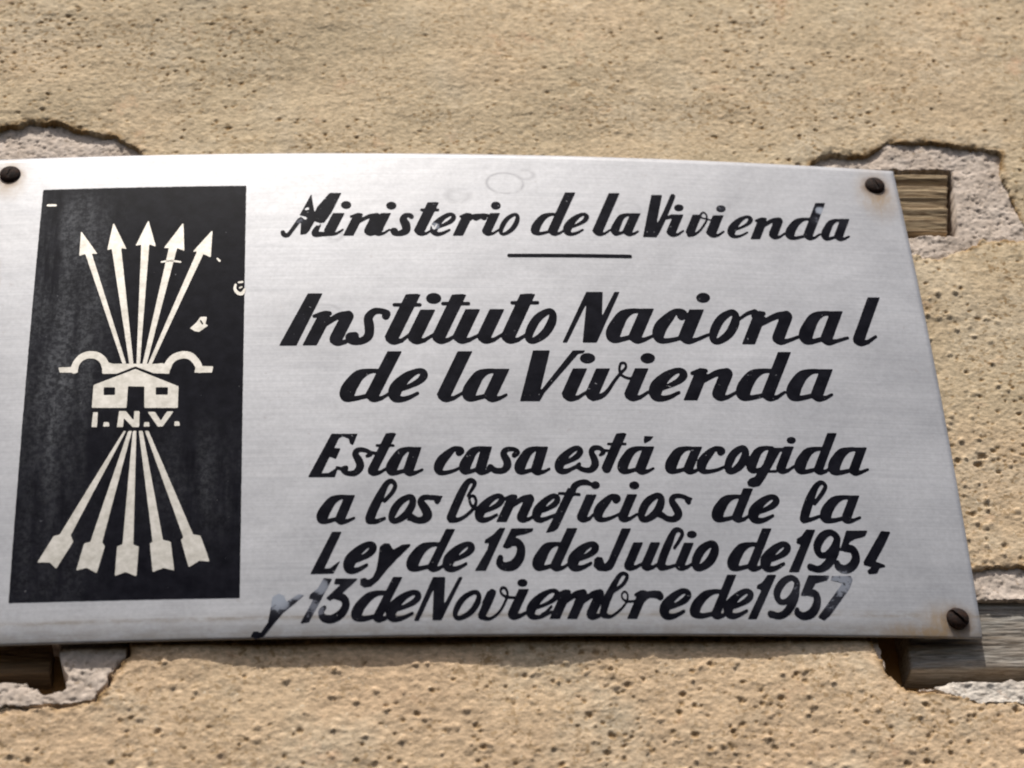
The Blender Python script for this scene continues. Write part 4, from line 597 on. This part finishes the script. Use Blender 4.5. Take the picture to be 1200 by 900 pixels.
# softly rounded rim
I = np.arange(n1 * n2).reshape(n2, n1); J = I + n1 * n2
quads = [np.stack((I[:-1, :-1], I[:-1, 1:], I[1:, 1:], I[1:, :-1]), -1).reshape(-1, 4), np.stack((J[:-1, :-1], J[1:, :-1], J[1:, 1:], J[:-1, 1:]), -1).reshape(-1, 4)]
ring = np.array(list(I[0, :]) + list(I[1:, -1]) + list(I[-1, -2::-1]) + list(I[-2:0:-1, 0])); m = len(ring)
cen = np.array(((PLATE_U0 + PLATE_U1) / 2, 0, (PLATE_V0 + PLATE_V1) / 2))
rim = fr[ring] + np.array((0, TH / 2, 0)); dirv = np.zeros_like(rim)
dirv[:, 0] = np.where(np.isclose(rim[:, 0], PLATE_U1), 1, np.where(np.isclose(rim[:, 0], PLATE_U0), -1, 0))
dirv[:, 2] = np.where(np.isclose(rim[:, 2], PLATE_V1), 1, np.where(np.isclose(rim[:, 2], PLATE_V0), -1, 0))
rim = rim + dirv * .35
nR = 2 * n1 * n2 + np.arange(m); nx_ = np.roll(np.arange(m), -1)
quads.append(np.stack((ring, nR, nR[nx_], ring[nx_]), -1)); quads.append(np.stack((nR, ring + n1 * n2, ring[nx_] + n1 * n2, nR[nx_]), -1))
allV = np.vstack((fr, bk, rim))
dv = allV[:, 2] - PLATE_V0
dirt = np.clip(1 - dv / 9, 0, 1) * .75 + .95 * np.exp(-((dv - 8.6 - 1.0 * (allV[:, 0] + 248) / 450) / 1.0) ** 2)
dirt = np.clip(dirt + .25 * np.clip(1 - (allV[:, 0] - PLATE_U0) / 10, 0, 1), 0, 1)
sheet = link('metal_sheet', make_mesh('metal_sheet', allV * MM, None, True, {'dirt': dirt}, np.vstack(quads)), M_METAL); put(sheet, plaque)

NIB = .82     # the nib is wider than tall, so distances are taken in a squashed frame
def prims_field(prims, step, grow=0.0, fuzz=.05, nb=2):
    PR = []
    for k, L in prims:
        a = np.array(L, float) / 100
        if k in ('S', 'X'): a = a.reshape(-1, 3); 
        else: a = a.reshape(-1, 2)
        a[:, 1] *= NIB
        PR.append((k, smooth_path(a) if k in ('S', 'X') else a))
    pts = np.vstack([a[:, :2] for k, a in PR]); mg = 5.5
    x0, y0 = pts.min(0) - mg; x1, y1 = pts.max(0) + mg
    xs = np.arange(x0, x1, step); ys = np.arange(y0, y1, step * NIB)
    X, Y = np.meshgrid(xs, ys); F = np.full(X.shape, 1.5)
    for k, a in PR:
        r = (a[:, 2].max() if k in ('S', 'X') else 0) + 1.6
        i0, i1 = np.searchsorted(xs, a[:, 0].min() - r), np.searchsorted(xs, a[:, 0].max() + r)
        j0, j1 = np.searchsorted(ys, a[:, 1].min() - r), np.searchsorted(ys, a[:, 1].max() + r)
        sl = (slice(max(j0, 0), j1), slice(max(i0, 0), i1))
        d = sd_path(X[sl], Y[sl], a) if k in ('S', 'X') else sd_poly(X[sl], Y[sl], a)
        d = np.clip(d - grow, -1.5, 1.5)
        if k in ('S', 'P'): F[sl] = np.minimum(F[sl], d)
        else: F[sl] = np.maximum(F[sl], -d)
    F = blur(F, nb) + fuzz * fbm(X / .9, Y / .9, 2, 77)
    return xs, ys / NIB, F
def print_piece(name, prims, mat, parent, step=.25, off=.12, grow=0.0, wear=False, haze=False, fuzz=.05, nb=1):
    xs, ys, F = prims_field(prims, step, grow, fuzz, nb)
    v, faces, outl = fill_field(xs, ys, F)
    n = len(v)
    front = np.column_stack((v[:, 0], face_y(v[:, 0], v[:, 1], off), v[:, 1]))
    ring = sorted({a for e in outl for a in e}); rid = {a: n + i for i, a in enumerate(ring)}
    bk = front[ring].copy(); bk[:, 1] += off + .05
    V = np.vstack((front, bk)); attrs = {}
    if wear:
        w = np.zeros(len(V))
        for (a, b, r, t) in WEAR: w = np.maximum(w, t * np.exp(-(((V[:, 0] - a) ** 2 + (V[:, 2] - b) ** 2) / (r * r)) ** 2))
        attrs['wear'] = w
    if haze:
        U = (V[:, 0] - PLATE_U0)
        hz = np.exp(-((U - 40) / 17) ** 2) * np.clip((V[:, 2] + 95) / 90, .25, 1) * np.clip((112 - V[:, 2]) / 15, .15, 1)
        hz = np.maximum(hz, .4 * np.exp(-((U - 110) / 25) ** 2 - ((V[:, 2] + 60) / 25) ** 2))
        attrs['haze'] = hz
    faces = list(faces) + [[a, rid[a], rid[b], b] for a, b in outl]
    o = link(name, make_mesh(name, V * MM, faces, False, attrs), mat); put(o, parent)
    return o
pp = [c for p in PANEL for c in (p[0] * 100, p[1] * 100)]
panel = print_piece('black_panel', [('P', pp)], M_PANEL, plaque, step=.7, haze=True, fuzz=.12, nb=0)
for name, prims in EMBLEM:
    print_piece(name, prims, M_BARE, panel, step=.28, off=.24, fuzz=.06)
for text, prims in WORDS:
    if text == 'rule': print_piece('ruled_line', prims, M_INK, plaque, wear=True); continue
    o = print_piece('painted_word', prims, M_INK, plaque, wear=True, grow=.04)
    if text == 'y': tag(o, 'worn bluish grey lone letter running down to the lower rim')
    if text == '1957': tag(o, 'black year number fading to grey at its last digit')

# screws
def screw(u, v, ang, slot, r=5.1, name='screw'):
    nr, na = 14, 44
    vs_ = []
    for i in range(nr + 1):
        q = i / nr
        for a in range(na):
            t = 2 * math.pi * a / na
            x, z = q * r * math.cos(t), q * r * math.sin(t)
            h = 2.5 * math.sqrt(max(0, 1 - (q * .97) ** 2))
            s_ = -x * math.sin(ang) + z * math.cos(ang)
            if abs(s_) < .62: h = min(h, max(2.5 - slot - .4 * (x * x + z * z) / (r * r), 0)) if q < .96 else h
            vs_.append((x, -h, z))
    vs_ += [(r * math.cos(2 * math.pi * a / na), 1.5, r * math.sin(2 * math.pi * a / na)) for a in range(na)]
    f = []
    for i in range(nr + 1):
        for a in range(na):
            b = (a + 1) % na
            f.append([i * na + a, (i + 1) * na + a, (i + 1) * na + b, i * na + b])
    me = make_mesh(name, np.array(vs_) * MM, f, False)
    o = link(name, me, M_RUST, plaque)
    o.location = Vector((u * MM, (face_y(u, v) - .1) * MM, v * MM)) - plaque.location
    return o
for (u, v), ang, slot in zip(SCREWS, (1.2, 1.9, -.85, .4), (.35, .5, 1.4, 1.0)):
    screw(u, v, ang, slot)
